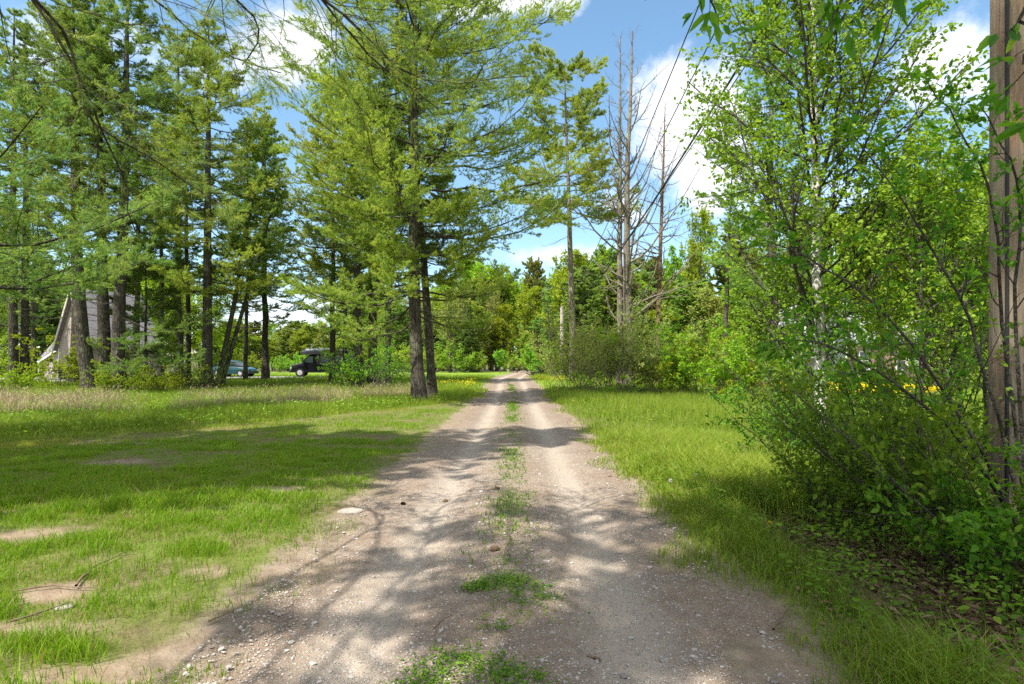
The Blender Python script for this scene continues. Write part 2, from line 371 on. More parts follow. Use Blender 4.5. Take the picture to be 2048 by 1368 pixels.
# ------------------------------------------------------------------ setting: land, road, driveway
def spaced(a, b, n, near): 
    t = np.linspace(-1, 1, n); s = np.sinh(t*near)/math.sinh(near); return np.where(s < 0, s*abs(a), s*b)
SPOTS = ((-3.14, 4.0, 0.42, 0.22), (-2.95, 3.45, 0.45, 0.12), (-3.15, 7.4, 0.4, 0.3), (-6.4, 9.2, 0.9, 0.35), (-1.75, 4.35, 0.32, 0.3), (-1.75, 3.15, 0.3, 0.16), (-4.6, 5.4, 0.7, 0.3), (-2.4, 4.45, 0.25, 0.15), (-2.2, 2.9, 0.4, 0.15), (-8.4, 11.7, 1.3, 0.3))
def bare_f(x, y):
    m = 0*x
    for bx, by, rx2, ry2 in SPOTS: m = np.maximum(m, ss(1.1, 0.5, np.hypot((x-bx)/rx2, (y-by)/ry2)+(vnoise(x, y, 4, 3)-0.5)*1.3))
    return m
def build_land():
    xs = spaced(-1500, 1500, 421, 7.2); ys = np.concatenate([-spaced(0, 900, 121, 5.5)[60:][::-1][:-1], np.geomspace(1, 2200, 420)-1.0])
    Xg, Yg = np.meshgrid(xs, ys, indexing='xy'); z = tz(Xg, Yg)
    off = np.abs(Xg-road_x(Yg))-road_w(Yg); onroad = (Yg < 290)
    z = z - 0.09*(1-ss(-0.45, -0.12, off))*onroad
    # sink under the paved parking area
    dz = drive_mask(Xg, Yg); z = z - 0.06*ss(0.3, 0.9, dz)
    nx, ny = len(xs), len(ys); i = np.arange(ny-1)[:, None]*nx + np.arange(nx-1)[None, :]
    f = np.stack([i, i+1, i+1+nx, i+nx], -1).reshape(-1, 4)
    dist = np.hypot(Xg, Yg)
    wood = np.clip(ss(78, 95, Yg) + ss(75, 110, np.abs(Xg)) + ss(20, 26, Xg)*ss(42, 52, Yg)*0.8 + ss(28, 31, Yg)*ss(-11, -14, Xg)*(1-ss(42, 46, Yg)), 0, 1)
    wood = wood*(1-ss(-60, -40, -np.abs(Xg+25))*ss(60, 62, Yg)*(1-ss(98, 104, Yg)))
    g = Geo().add(np.stack([Xg, Yg, z], -1), f)
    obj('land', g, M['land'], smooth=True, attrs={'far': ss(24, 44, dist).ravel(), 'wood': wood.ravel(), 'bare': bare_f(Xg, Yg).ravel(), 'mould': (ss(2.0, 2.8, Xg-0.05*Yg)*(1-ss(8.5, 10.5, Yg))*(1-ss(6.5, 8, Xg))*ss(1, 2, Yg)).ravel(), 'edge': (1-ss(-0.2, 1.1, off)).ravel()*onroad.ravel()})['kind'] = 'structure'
# driveway: a polyline strip at the left, about 50 m away
_dr = np.array([(-60, 47), (-44, 46.5), (-33, 48.5), (-27, 51.5), (-21, 55), (-15, 57.5), (-8, 60), (-1, 63)], float)
_dw = np.array([6, 6, 6.2, 5.5, 5, 4.0, 2.2, 1.8])
def drive_mask(x, y):
    x = np.asarray(x, float); best = np.full(x.shape, -9.0)
    for k in range(len(_dr)-1):
        a, b = _dr[k], _dr[k+1]; ab = b-a; t = np.clip(((x-a[0])*ab[0]+(y-a[1])*ab[1])/(ab@ab), 0, 1)
        d = np.hypot(x-a[0]-t*ab[0], y-a[1]-t*ab[1]); w = _dw[k]*(1-t)+_dw[k+1]*t
        best = np.maximum(best, w-d)
    return best
build_land()

def build_road():
    ys = np.concatenate([np.arange(-12, 1.5, 0.5), np.arange(1.5, 14, 0.09), np.arange(14, 40, 0.3), np.arange(40, 285, 1.5)])
    us = np.concatenate([np.linspace(-1.3, -1.0, 8), np.linspace(-0.96, 0.96, 49), np.linspace(1.0, 1.3, 8)])
    Yg, Ug = np.meshgrid(ys, us, indexing='ij'); w = road_w(Yg); U = Ug*w; X = road_x(Yg)+U
    au = np.abs(U)
    z = tz(road_x(Yg), Yg) + 0.018
    z = z - 0.045*np.exp(-((au-0.8)/0.25)**2) + 0.022*np.exp(-(U/0.4)**2) + (vnoise(X, Yg, 1.3, 4)-0.5)*0.09*np.exp(-Yg/40)
    z = z + (vnoise(X, Yg, 9, 3)-0.5)*0.014*np.exp(-Yg/15)
    edge = (np.abs(Ug)-1.0)/0.3 + (vnoise(X, Yg, 1.1, 5)-0.5)*2.4
    z = z - 0.02*ss(-0.3, 0.3, edge) - 0.16*ss(0.1, 1.0, edge) + (tz(X, Yg)-tz(road_x(Yg), Yg))*ss(0.8, 1.1, np.abs(Ug))
    n = len(us); i = np.arange(len(ys)-1)[:, None]*n + np.arange(n-1)[None, :]
    g = Geo().add(np.stack([X, Yg, z], -1), np.stack([i, i+1, i+1+n, i+n], -1).reshape(-1, 4))
    obj('gravel_road', g, M['road'], smooth=True, attrs={'u': U.ravel()})['kind'] = 'structure'
build_road()
def rz(x, y):
    u = x-road_x(y); return tz(road_x(y), y)+0.018-0.045*np.exp(-((np.abs(u)-0.8)/0.25)**2)+0.022*np.exp(-(u/0.4)**2)+(vnoise(x, y, 1.3, 4)-0.5)*0.09*np.exp(-y/40)+(vnoise(x, y, 9, 3)-0.5)*0.014*np.exp(-y/15)

def build_drive():
    t = np.linspace(0, len(_dr)-1, 90); k = np.arange(len(_dr)); cx = np.interp(t, k, _dr[:, 0]); cy = np.interp(t, k, _dr[:, 1]); w = np.interp(t, k, _dw)
    tx, ty = np.gradient(cx), np.gradient(cy); L = np.hypot(tx, ty); nx, ny = -ty/L, tx/L
    s = np.linspace(-1, 1, 9); X = cx[:, None]+nx[:, None]*w[:, None]*s; Y = cy[:, None]+ny[:, None]*w[:, None]*s
    z = tz(X, Y)+0.012; z[:, [0, -1]] -= 0.07
    i = np.arange(89)[:, None]*9+np.arange(8)[None, :]
    g = Geo().add(np.stack([X, Y, z], -1), np.stack([i, i+1, i+10, i+9], -1).reshape(-1, 4))
    obj('driveway', g, plain('worn asphalt', (0.30, 0.285, 0.28), 0.9, 0.2, 3, 0.2, 0.3), smooth=True)['kind'] = 'structure'
build_drive()

# ------------------------------------------------------------------ plant growth helpers
def frame(d):
    h = np.cross(d, Z3); bad = np.linalg.norm(h, axis=-1) < 1e-3
    h[bad] = (1, 0, 0); h = nrm(h); return h, nrm(np.cross(h, d))

def tubes(g, Pn, Rn, sides=5, r=0.5, m=0):
    """Pn (n,k,3) polylines, Rn (n,k) radii"""
    n, k, _ = Pn.shape
    if n == 0: return
    D = np.gradient(Pn, axis=1); D = nrm(D); main = nrm(Pn[:, -1]-Pn[:, 0]+1e-6)
    ref = np.cross(main, Z3); ref[np.linalg.norm(ref, axis=-1) < 0.15] = (1, 0, 0.0); ref = nrm(ref)[:, None, :]
    a = nrm(np.cross(D, np.broadcast_to(ref, D.shape))); b = nrm(np.cross(D, a))
    th = np.linspace(0, 2*np.pi, sides, endpoint=False)
    V = Pn[:, :, None, :] + Rn[:, :, None, None]*(a[:, :, None, :]*np.cos(th)[:, None]+b[:, :, None, :]*np.sin(th)[:, None])
    base = (np.arange(n)[:, None, None]*k*sides + np.arange(k-1)[None, :, None]*sides)
    s = np.arange(sides)[None, None, :]; s2 = (s+1) % sides
    f = np.stack([base+s, base+s2, base+sides+s2, base+sides+s], -1).reshape(-1, 4)
    rr = np.repeat(np.broadcast_to(np.asarray(r, float), (n,)), (k-1)*sides)
    g.add(V.reshape(-1, 3), f, rr, m)

def at(Pn, idx, t):
    k = Pn.shape[1]; s = np.clip(t, 0, 1)*(k-1); i = np.minimum(s.astype(int), k-2); f = (s-i)[:, None]
    a = Pn[idx, i]; b = Pn[idx, i+1]; return a*(1-f)+b*f, nrm(b-a)

def grow(rng, Pn, Rn, n, t0, t1, ang, length, rr=0.5, up=0.1, k=4, planar=0.0, wig=0.12, tip=0.25, tpow=1.0, keep=None):
    """children of every polyline; length = f(t, parent length)"""
    N = len(Pn); idx = np.repeat(np.arange(N), n)
    t = (np.tile(np.arange(n), N)+rng.random(N*n))/n; t = t0+(t1-t0)*t**tpow
    plen = np.linalg.norm(np.diff(Pn, axis=1), axis=-1).sum(1)[idx]
    if keep is not None:
        ok = keep(t, plen, rng); idx, t, plen = idx[ok], t[ok], plen[ok]
    b, d = at(Pn, idx, t); h, v = frame(d.copy())
    phi = rng.random(len(idx))*2*np.pi
    if planar > 0:
        side = np.where(rng.random(len(idx)) < 0.5, 0, np.pi); phi = np.where(rng.random(len(idx)) < planar, side+rng.normal(0, 0.3, len(idx)), phi)
    a = R_(1)*ang*rng.uniform(0.7, 1.25, len(idx))
    d2 = d*np.cos(a)[:, None]+(h*np.cos(phi)[:, None]+v*np.sin(phi)[:, None])*np.sin(a)[:, None]
    Ln = length(t, plen)*rng.uniform(0.65, 1.2, len(idx))
    pts = [b]; cur = d2
    for i in range(k-1):
        cur = nrm(cur+Z3*up/(k-1)*2+rng.normal(0, wig, cur.shape)); pts.append(pts[-1]+cur*(Ln/(k-1))[:, None])
    s = t*(Rn.shape[1]-1); i0 = np.minimum(s.astype(int), Rn.shape[1]-2); f = s-i0
    r0 = (Rn[idx, i0]*(1-f)+Rn[idx, i0+1]*f)*rr
    P2 = np.stack(pts, 1); R2 = r0[:, None]*np.linspace(1, tip, k)[None, :]
    return P2, R2, t, idx

def needles(rng, g, Pn, per, k, ln, wd, t0=0.2, spread=0.75, r=None, rj=0.35, m=0, up=0.0):
    """per tufts along every polyline, k thin needles in a tuft"""
    N = len(Pn)
    if N == 0: return
    idx = np.repeat(np.arange(N), per); t = t0+(1-t0)*(np.tile(np.arange(per), N)+rng.random(N*per))/per
    b, d = at(Pn, idx, t); base = rng.random(N) if r is None else r
    rt = base[idx]*(1-rj)+rng.random(len(idx))*rj
    b = np.repeat(b, k, 0); d = np.repeat(d, k, 0); n = len(b)
    q = nrm(d*0.8+nrm(rng.normal(size=(n, 3)))*spread*rng.uniform(0.5, 1.3, (n, 1))+Z3*up)
    L = ln*rng.uniform(0.65, 1.2, n)[:, None]; s = nrm(np.cross(q, rng.normal(size=(n, 3))))*(wd*0.5)
    b = b+d*rng.uniform(-0.4, 0.4, (n, 1))*ln*0.6
    V = np.stack([b-s, b+s, b+q*L], 1)
    rf = np.clip(np.repeat(rt, k)+rng.normal(0, 0.05, n), 0, 0.96)
    rf[rng.random(n) < 0.012] = 1.0
    g.add(V.reshape(-1, 3), np.arange(n*3).reshape(-1, 3), rf, m)

def leaves(rng, g, base, d, size, width=0.6, r=None, fold=0.25, near=True, upn=0.6, m=0, droop=0.15):
    """size per leaf; base (n,3); d (n,3) pointing direction"""
    n = len(base)
    if n == 0: return
    size = np.broadcast_to(np.asarray(size, float), (n,))[:, None]
    d = nrm(d-Z3*droop); nr = nrm(rng.normal(size=(n, 3))*(1-upn)+Z3*upn); s = nrm(np.cross(d, nr)); nn = np.cross(s, d)
    def pt(a, b, c): return base+d*(a*size)+s*(b*size*width)+nn*(c*size*width)
    rr = rng.random(n) if r is None else np.clip(r, 0, 1)
    if near:
        V = np.stack([pt(0, 0, 0), pt(.28, -.44, fold*.4), pt(.66, -.36, fold*.3), pt(1, 0, -.12), pt(.66, .36, fold*.3), pt(.28, .44, fold*.4)], 1)
        i = np.arange(n)[:, None]*6; f = np.concatenate([i+np.array([0, 1, 2, 3]), i+np.array([0, 3, 4, 5])]); g.add(V.reshape(-1, 3), f, np.concatenate([rr, rr]), m)
    else:
        V = np.stack([pt(0, 0, 0), pt(.5, -.5, fold*.3), pt(1, 0, 0), pt(.5, .5, fold*.3)], 1)
        g.add(V.reshape(-1, 3), np.arange(n*4).reshape(-1, 4), rr, m)

def trunk_line(rng, H, r0, lean=(0, 0), bend=0.15, k=14, flare=1.35, tipr=0.04, curve=None):
    s = np.linspace(0, 1, k); w = np.cumsum(rng.normal(0, bend/k, (k, 2)), 0)*H/6; w -= w[0]
    Pn = np.stack([lean[0]*s+w[:, 0], lean[1]*s+w[:, 1], s*H-0.15], 1)
    if curve is not None:
        cz, cx = curve; Pn[:, 0] += np.interp(s*H, cz, cx)
    Rn = r0*(1-s)**0.8*(1-tipr)+r0*tipr+0.01; Rn = Rn*(1+(flare-1)*np.exp(-s*H/0.5))
    return Pn[None], Rn[None]

def refine(rng, Pn, Rn, k=40, rough=0.03):
    """denser trunk with small swellings"""
    s = np.linspace(0, 1, Pn.shape[1]); s2 = np.linspace(0, 1, k)**1.15
    P2 = np.stack([np.interp(s2, s, Pn[0, :, i]) for i in range(3)], 1); R2 = np.interp(s2, s, Rn[0])*(1+rng.normal(0, rough, k))
    return P2[None], R2[None]

def pine_geo(seed, H, r0, low, spread, lean=(0, 0), dead=2.0, step=0.90, nb=4, elmax=26, dens=1.0, needle=(0.10, 0.011), k=9, top=0.75, dead_n=3, curve=None,
             azb=None, bend=0.15, gaps=0.08, sec=12, asc=0.0, prof=None, extra=(), sides=9):
    """white pine: whorls of long level boughs, plates of needles, bare dead twigs below"""
    rng = np.random.default_rng(seed); W = Geo(); L = Geo()
    T, TR = trunk_line(rng, H, r0, lean, bend, curve=curve)
    T2, TR2 = refine(rng, T, TR); tubes(W, T2, TR2, sides)
    def prim(z, az, Ln, el, droop, k6=7):
        b, _ = at(T, np.zeros(len(z), int), z/H); s = np.linspace(0, 1, k6)
        h = np.stack([np.cos(az), np.sin(az), 0*az], 1); hp = np.stack([-np.sin(az), np.cos(az), 0*az], 1)
        out = h[:, None, :]*(s[None, :, None]*Ln[:, None, None])
        zz = (np.tan(el)[:, None]*s - droop[:, None]*np.sin(s*np.pi*0.8)*0.9 + 0.18*s**3*(1-droop[:, None]))*Ln[:, None]
        wob = np.cumsum(rng.normal(0, 0.035, (len(z), k6)), 1)*Ln[:, None]; wz = np.cumsum(rng.normal(0, 0.02, (len(z), k6)), 1)*Ln[:, None]
        wob[:, 0] = 0; wz[:, 0] = 0
        Pn = b[:, None, :]+out+hp[:, None, :]*wob[:, :, None]+Z3*(zz+wz)[:, :, None]
        rt = np.interp(z, T[0, :, 2], TR[0]); r = np.minimum(rt*0.40, 0.008+0.0085*Ln)[:, None]*np.linspace(1, 0.18, k6)[None]
        return Pn, r
    zs, az, Ls, el = [], [], [], []; z = low
    while z < H-0.3:
        t = (z-low)/(H-low); ph = rng.random()*6.28
        for j in range(nb+(rng.random() < 0.4)):
            if rng.random() < gaps: continue
            a = ph+j*6.283/nb+rng.normal(0, 0.3); pf = (min(1, 0.55+t*2.2)*(1-t)**top) if prof is None else np.interp(t, prof[0], prof[1])
            l = spread*pf*rng.uniform(0.6, 1.15)
            if azb is not None: l *= 1+azb[1]*math.cos(a-azb[0])
            zs.append(z+rng.normal(0, 0.12)); az.append(a); Ls.append(max(0.35, l)); el.append(R_(asc-1+elmax*t**1.3+rng.normal(0, 5)))
        z += step*rng.uniform(0.75, 1.3)*(1-0.4*t)
    for (ez, ea, eL, ee) in extra: zs.append(ez); az.append(ea); Ls.append(eL); el.append(R_(ee))
    zs, az, Ls, el = map(np.array, (zs, az, Ls, el)); zs = np.clip(zs, 0.3, H-0.1); droop = np.clip(0.14*(1-(zs-low)/(H-low)), 0, 1)+rng.normal(0, 0.03, len(zs))
    P1, R1 = prim(zs, az, Ls, el, droop); tubes(W, P1, R1, 4)
    brr = rng.random(len(P1))
    P2, R2, t2, i2 = grow(rng, P1, R1, int(sec*dens*1.65), 0.24, 1.0, 52, lambda t, pl: 0.18+0.50*pl*np.clip(1.08-t, 0.08, 1)**0.8*(0.45+0.55*t), 0.45, 0.10, 4, 0.95, 0.10, 0.3,
                          keep=lambda t, pl, r: r.random(len(t)) < np.clip(0.25+pl/3.0, 0, 1))
    R2 = np.minimum(R2, 0.011); tubes(W, P2, R2, 3)
    P3, R3, t3, i3 = grow(rng, P2, R2, 10, 0.15, 1.0, 46, lambda t, pl: 0.10+0.30*pl*np.clip(1.1-t, 0.1, 1), 0.55, 0.16, 3, 0.85, 0.12, 0.4,
                          keep=lambda t, pl, r: r.random(len(t)) < np.clip(0.3+pl/1.2, 0, 1))
    rb = np.clip(brr[i2]*0.5+rng.random(len(P2))*0.5, 0, 1)
    ln, wd = needle; ln *= 1.05; wd *= 1.45
    needles(rng, L, P3, 4, k, ln, wd, 0.25, 0.85, rb[i3], 0.4, up=0.12)
    needles(rng, L, P2, 6, k, ln, wd, 0.3, 0.85, rb, 0.4, up=0.12)
    # bare dead boughs below the crown
    if dead_n:
        n = int((low-dead)*dead_n*1.7)
        if n > 0:
            z = rng.uniform(dead, low+1.2, n); a = rng.random(n)*6.28; l = rng.uniform(0.3, 0.8, n)*spread*np.clip((z-dead)/4+0.25, 0.2, 0.85); e = R_(1)*rng.normal(4, 12, n)
            D1, DR = prim(z, a, l, e, rng.uniform(0.0, 0.2, n)); DR = DR*0.8; tubes(W, D1, DR, 4)
            D2, DR2, _, _ = grow(rng, D1, DR, 7, 0.2, 1.0, 50, lambda t, pl: 0.2+0.45*pl*(1.1-t), 0.5, 0.02, 4, 0.6, 0.2, 0.35); tubes(W, D2, DR2, 3)
            D3, DR3, _, _ = grow(rng, D2, DR2, 3, 0.3, 1.0, 45, lambda t, pl: 0.1+0.4*pl*(1.1-t), 0.6, -0.05, 3, 0.3, 0.2, 0.5); tubes(W, D3, DR3, 3)
    return W, L

def put_pine(label, px, d, mat='pine', bark='bark', group=None, rz_=0.0, name='pine_tree', loc=None, **k):
    W, L = pine_geo(**k); loc = G(px, d) if loc is None else (loc[0], loc[1], float(tz(loc[0], loc[1])))
    t = thing(name, label, 'tree', loc, rz_, group)
    obj('trunk', W, M[bark], t, smooth=True); obj('crown', L, M[mat], t)
    return t

def broad_geo(seed, H, r0, low, spread, tm=0, pk=0.75, base=0.35, leaf=0.2, nleaf=5, lean=(0, 0), n1=16, n2=7, n3=5, width=0.75, near=False, up1=0.5, ang1=55, twig=0.5, sides=7, multi=1, k_=3, drp=0.2, wigt=0.25, tpw=0.9):
    rng = np.random.default_rng(seed); W = Geo(); L = Geo()
    for j in range(multi):
        T, TR = trunk_line(rng, H*rng.uniform(0.85, 1), r0*(1 if j == 0 else 0.75), (lean[0]+(rng.normal(0, H*0.1) if j else 0), lean[1]+(rng.normal(0, H*0.1) if j else 0)), wigt)
        T2, TR2 = refine(rng, T, TR, 26); tubes(W, T2, TR2, sides)
        P1, R1, t1, _ = grow(rng, T, TR, n1, low/H, 0.98, ang1, lambda t, pl: spread*(base+0.9*np.sin(np.clip((t-low/H)/(1-low/H), 0, 1)**pk*np.pi*0.93)), 0.5, up1, 6, 0, 0.13)
        R1 = np.minimum(R1, 0.007+0.013*H/12 if near else 9); tubes(W, P1, R1, 4, m=tm)
        P2, R2, _, i2 = grow(rng, P1, R1, n2, 0.2, 1, 45, lambda t, pl: 0.15+0.5*pl*(1.15-t*0.8), 0.5, 0.12, 4, 0.2, 0.15); R2 = np.minimum(R2, 0.006+0.005*H/12); tubes(W, P2, R2, 3, m=tm)
        P3, R3, _, i3 = grow(rng, P2, R2, n3, 0.15, 1, 45, lambda t, pl: 0.1+twig*pl*(1.15-t*0.8), 0.55, 0.05, k_, 0.2, 0.15)
        tubes(W, P3, R3, 3, m=tm)
        br = rng.random(len(P2))
        for PP, rr_ in ((P3, br[i3]), (P2, br)):
            idx = np.repeat(np.arange(len(PP)), nleaf); b, dd = at(PP, idx, rng.uniform(0.15, 1.05, len(idx)))
            b = b+rng.normal(0, leaf*(0.08 if near else 0.35), b.shape); dd = nrm(dd*0.5+rng.normal(0, 0.6, dd.shape))
            leaves(rng, L, b, dd, leaf*rng.uniform(0.4, 1.3, len(b)), width, rr_[idx]*0.45+rng.random(len(b))*0.55, near=near, droop=drp, upn=0.5)
    return W, L

def put_broad(label, px, d, mat='leaf', bark='bark_far', group=None, name='leafy_tree', loc=None, cat='tree', parts=('trunk', 'crown'), rz_=0, **k):
    W, L = broad_geo(**k); loc = G(px, d) if loc is None else (loc[0], loc[1], float(tz(loc[0], loc[1])))
    t = thing(name, label, cat, loc, rz_, group)
    obj(parts[0], W, M[bark], t, smooth=True); obj(parts[1], L, M[mat], t)
    return t

def shrub_geo(seed, h, rad, stems=12, r0=0.012, leaf=0.05, nleaf=3, lean=(0, 0), n2=8, n3=5, near=False, width=0.6, up=0.2, spread_ang=28, wig=0.14, t_leaf=0.2, lj=0.0, droop=0.1):
    rng = np.random.default_rng(seed); W = Geo(); L = Geo()
    a = rng.random(stems)*6.28; rr = rad*0.25*np.sqrt(rng.random(stems)); b = np.stack([np.cos(a)*rr, np.sin(a)*rr, 0*a-0.05], 1)
    th = R_(1)*np.abs(rng.normal(spread_ang, spread_ang*0.35, stems)); d = np.stack([np.cos(a)*np.sin(th)+lean[0], np.sin(a)*np.sin(th)+lean[1], np.cos(th)], 1); d = nrm(d)
    Ln = h*rng.uniform(0.6, 1.1, stems)/np.maximum(d[:, 2], 0.45); k = 7; pts = [b]; cur = d
    for i in range(k-1):
        cur = nrm(cur+Z3*up/k+rng.normal(0, wig*0.7, cur.shape)); pts.append(pts[-1]+cur*(Ln/(k-1))[:, None])
    P1 = np.stack(pts, 1); R1 = (r0*rng.uniform(0.6, 1.3, stems))[:, None]*np.linspace(1, 0.25, k)[None]
    tubes(W, P1, R1, 5)
    P2, R2, _, i2 = grow(rng, P1, R1, n2, 0.15, 1, 38, lambda t, pl: 0.12+0.38*pl*(1.1-t), 0.6, 0.15, 5, 0.1, wig); tubes(W, P2, R2, 3)
    P3, R3, _, i3 = grow(rng, P2, R2, n3, 0.15, 1, 42, lambda t, pl: 0.06+0.42*pl*(1.1-t), 0.6, 0.1, 4, 0.2, wig); tubes(W, P3, R3, 3)
    br = rng.random(len(P1))
    for PP, rr_, q in ((P3, br[i2][i3], nleaf), (P2, br[i2], nleaf)):
        idx = np.repeat(np.arange(len(PP)), q); b, dd = at(PP, idx, rng.uniform(t_leaf, 1.03, len(idx)))
        dd = nrm(dd*0.6+rng.normal(0, 0.55, dd.shape)); b = b+rng.normal(0, lj, b.shape)
        leaves(rng, L, b, dd, leaf*rng.uniform(0.45, 1.25, len(b)), width, rr_[idx]*0.35+rng.random(len(b))*0.65, near=near, upn=0.6, droop=droop)
    return W, L

def put_shrub(label, px, d, mat='leaf_shrub', bark='bark_shrub', group=None, loc=None, name='shrub', cat='shrub', rz_=0, **k):
    W, L = shrub_geo(**k); loc = G(px, d) if loc is None else (loc[0], loc[1], float(tz(loc[0], loc[1])))
    t = thing(name, label, cat, loc, rz_, group)
    obj('stems', W, M[bark], t, smooth=True); obj('leaves', L, M[mat], t)
    return t

# ================================================================== BUILDINGS
def siding_mat(name, c, gap=0.11, axis='Z', dirt=0.15):
    t = NT(name); co = t.coord('Object'); sep = t.n('ShaderNodeSeparateXYZ', {0: co}).outputs[{'X': 0, 'Y': 1, 'Z': 2}[axis]]
    fr = t.math('FRACT', t.math('DIVIDE', sep, gap)); ln = t.ramp(fr, [(0, (0.35,)*3), (0.16, (1,)*3), (1, (0.93,)*3)])
    n = t.noise(3, co, 6, 0.6); col = t.ramp(n, [(0.3, tuple(x*(1-dirt) for x in c)), (0.7, tuple(min(1, x*(1+dirt)) for x in c))])
    return t.done(t.bsdf(t.mix(1.0, col, ln, 'MULTIPLY'), 0.8, 0.2, t.bump(fr, 0.8, 0.02)))
M['siding_tan'] = siding_mat('tan lap siding', (0.36, 0.31, 0.275), 0.15)
M['siding_grey'] = siding_mat('grey lap siding', (0.20, 0.22, 0.26), 0.15)
M['siding_red'] = siding_mat('faded red siding', (0.42, 0.27, 0.24), 0.16)
M['shingle'] = siding_mat('grey shingle roof', (0.215, 0.21, 0.225), 0.16)
M['shingle_pale'] = siding_mat('pale shingle roof', (0.27, 0.285, 0.30), 0.2)
M['planks'] = siding_mat('weathered planks', (0.34, 0.31, 0.29), 0.16, 'X', 0.35)
M['trim'] = plain('white trim', (0.74, 0.73, 0.70), 0.5)
M['shingle_dull'] = siding_mat('dull shingle roof', (0.20, 0.20, 0.215), 0.16)
M['trim_tan'] = plain('tan trim', (0.50, 0.44, 0.40), 0.6)
M['glass'] = plain('window glass', (0.05, 0.065, 0.08), 0.08, 0.9)
M['metal_white'] = plain('grey metal roof edge', (0.55, 0.60, 0.58), 0.4, 0.5)

def window(parent, x, z, w, h, y, name='window'):
    """window on a wall whose outside looks to -y (local)"""
    g = Geo(); f = 0.09
    for a, b in (((x-f, y-0.06, z-f), (x+w+f, y+0.02, z)), ((x-f, y-0.06, z+h), (x+w+f, y+0.02, z+h+f)), ((x-f, y-0.058, z), (x, y+0.02, z+h)), ((x+w, y-0.058, z), (x+w+f, y+0.02, z+h)), ((x, y-0.045, z+h/2-0.03), (x+w, y+0.02, z+h/2+0.03))): g.box(a, b)
    o = obj(name, g, M['trim'], parent); gg = Geo().box((x, y-0.02, z), (x+w, y+0.015, z+h)); obj('pane', gg, M['glass'], o); return o

def build_house_left():
    A = np.array([-32.5, 44.0]); gd = nrm(np.array([-5.75, 4.0])); sd_ = np.array([-gd[1], gd[0]])*-1   # right/back direction
    base = float(tz(*A))-0.3
    t = thing('house', 'tan sided house with a steep grey shingle roof behind the pine trunks', 'house', (A[0], A[1], base), math.atan2(-gd[1], -gd[0]))
    # local axes: +x = -gd (towards the near corner from the left); the perpendicular +y points to the back
    W, Ln, e, p = 7.0, 4.6, 3.1, 7.4
    g = Geo().prism([(-W, 0), (0, 0), (0, e), (-W/2, p), (-W, e)], 0, Ln); obj('wall', g, M['siding_tan'], t)
    # roof slabs with overhang
    r = Geo(); o = 0.35; th = 0.16
    for sx in (0, -W):
        s = 1 if sx == 0 else -1
        sl = (p-e)/(W/2); x_out = sx+s*o; z_out = e-sl*o
        poly = [(x_out, z_out+0.02), (-W/2, p+0.03), (-W/2, p+0.03+th*1.6), (x_out, z_out+0.02+th*1.6)]
        r.prism(poly, -0.3, Ln+0.3)
    roof = obj('roof', r, M['shingle'], t)
    f = Geo()
    for s in (1, -1):
        cx = -W/2; sl = (p-e)/(W/2)
        poly = [(cx+s*(W/2+o), e-sl*o-0.16), (cx, p-0.14), (cx, p+0.24), (cx+s*(W/2+o), e-sl*o+0.24)]
        f.prism(poly, -0.36, -0.302)
    obj('rake_board', f, M['trim_tan'], roof)
    obj('corner_board', Geo().box((-W-0.02, -0.03, 0), (-W+0.13, 0.0, e-0.2)), M['trim'], t); obj('corner_board', Geo().box((-0.13, -0.03, 0), (0.02, 0.0, e-0.2)), M['trim'], t)
    window(t, -W/2-0.5, 3.6, 0.75, 1.7, 0.0); window(t, -W/2+0.6, 0.9, 0.8, 1.3, 0.0)
    # lower wing to the left, its roof slope facing the camera
    x1, x0 = -W, -W-5.6
    w = Geo().prism([(0.4, 0), (4.4, 0), (4.4, 4.6), (0.4, 2.4)], 0, 1)
    v = np.array([(x0, 0.45, 0), (x1-0.003, 0.45, 0), (x1-0.003, 1.9, 0), (x0, 1.9, 0), (x0, 0.45, 1.9), (x1-0.003, 0.45, 3.2), (x1-0.003, 1.9, 5.0), (x0, 1.9, 3.9)], float)
    wg = Geo().add(v, [(0, 1, 5, 4), (1, 2, 6, 5), (2, 3, 7, 6), (3, 0, 4, 7), (4, 5, 6, 7)], 0.5)
    wing = obj('side_wing', wg, M['siding_tan'], t)
    v2 = np.array([(x0-0.3, 0.2, 1.75), (x1-0.01, 0.2, 3.05), (x1-0.01, 2.0, 5.5), (x0-0.3, 2.0, 4.35)], float)
    rg = Geo().add(np.concatenate([v2+(0, 0, 0.03), v2+(0, 0, 0.2)]), [(0, 3, 2, 1), (4, 5, 6, 7), (0, 1, 5, 4), (1, 2, 6, 5), (2, 3, 7, 6), (3, 0, 4, 7)], 0.5)
    obj('wing_roof', rg, M['shingle'], wing)
    pg = Geo().box((x0, 0.15, -0.2), (x0+0.16, 0.31, 1.85)); obj('post', pg, M['trim'], wing)
    eg = Geo().add([(x0-0.3, 0.14, 1.62), (x1-0.01, 0.14, 2.92), (x1-0.01, 0.14, 3.1), (x0-0.3, 0.14, 1.8), (x0-0.3, 0.19, 1.62), (x1-0.01, 0.19, 2.92), (x1-0.01, 0.19, 3.1), (x0-0.3, 0.19, 1.8)], [(0, 1, 2, 3), (7, 6, 5, 4), (0, 4, 5, 1), (3, 2, 6, 7)], 0.5)
    obj('eave_board', eg, M['trim'], wing)
build_house_left()

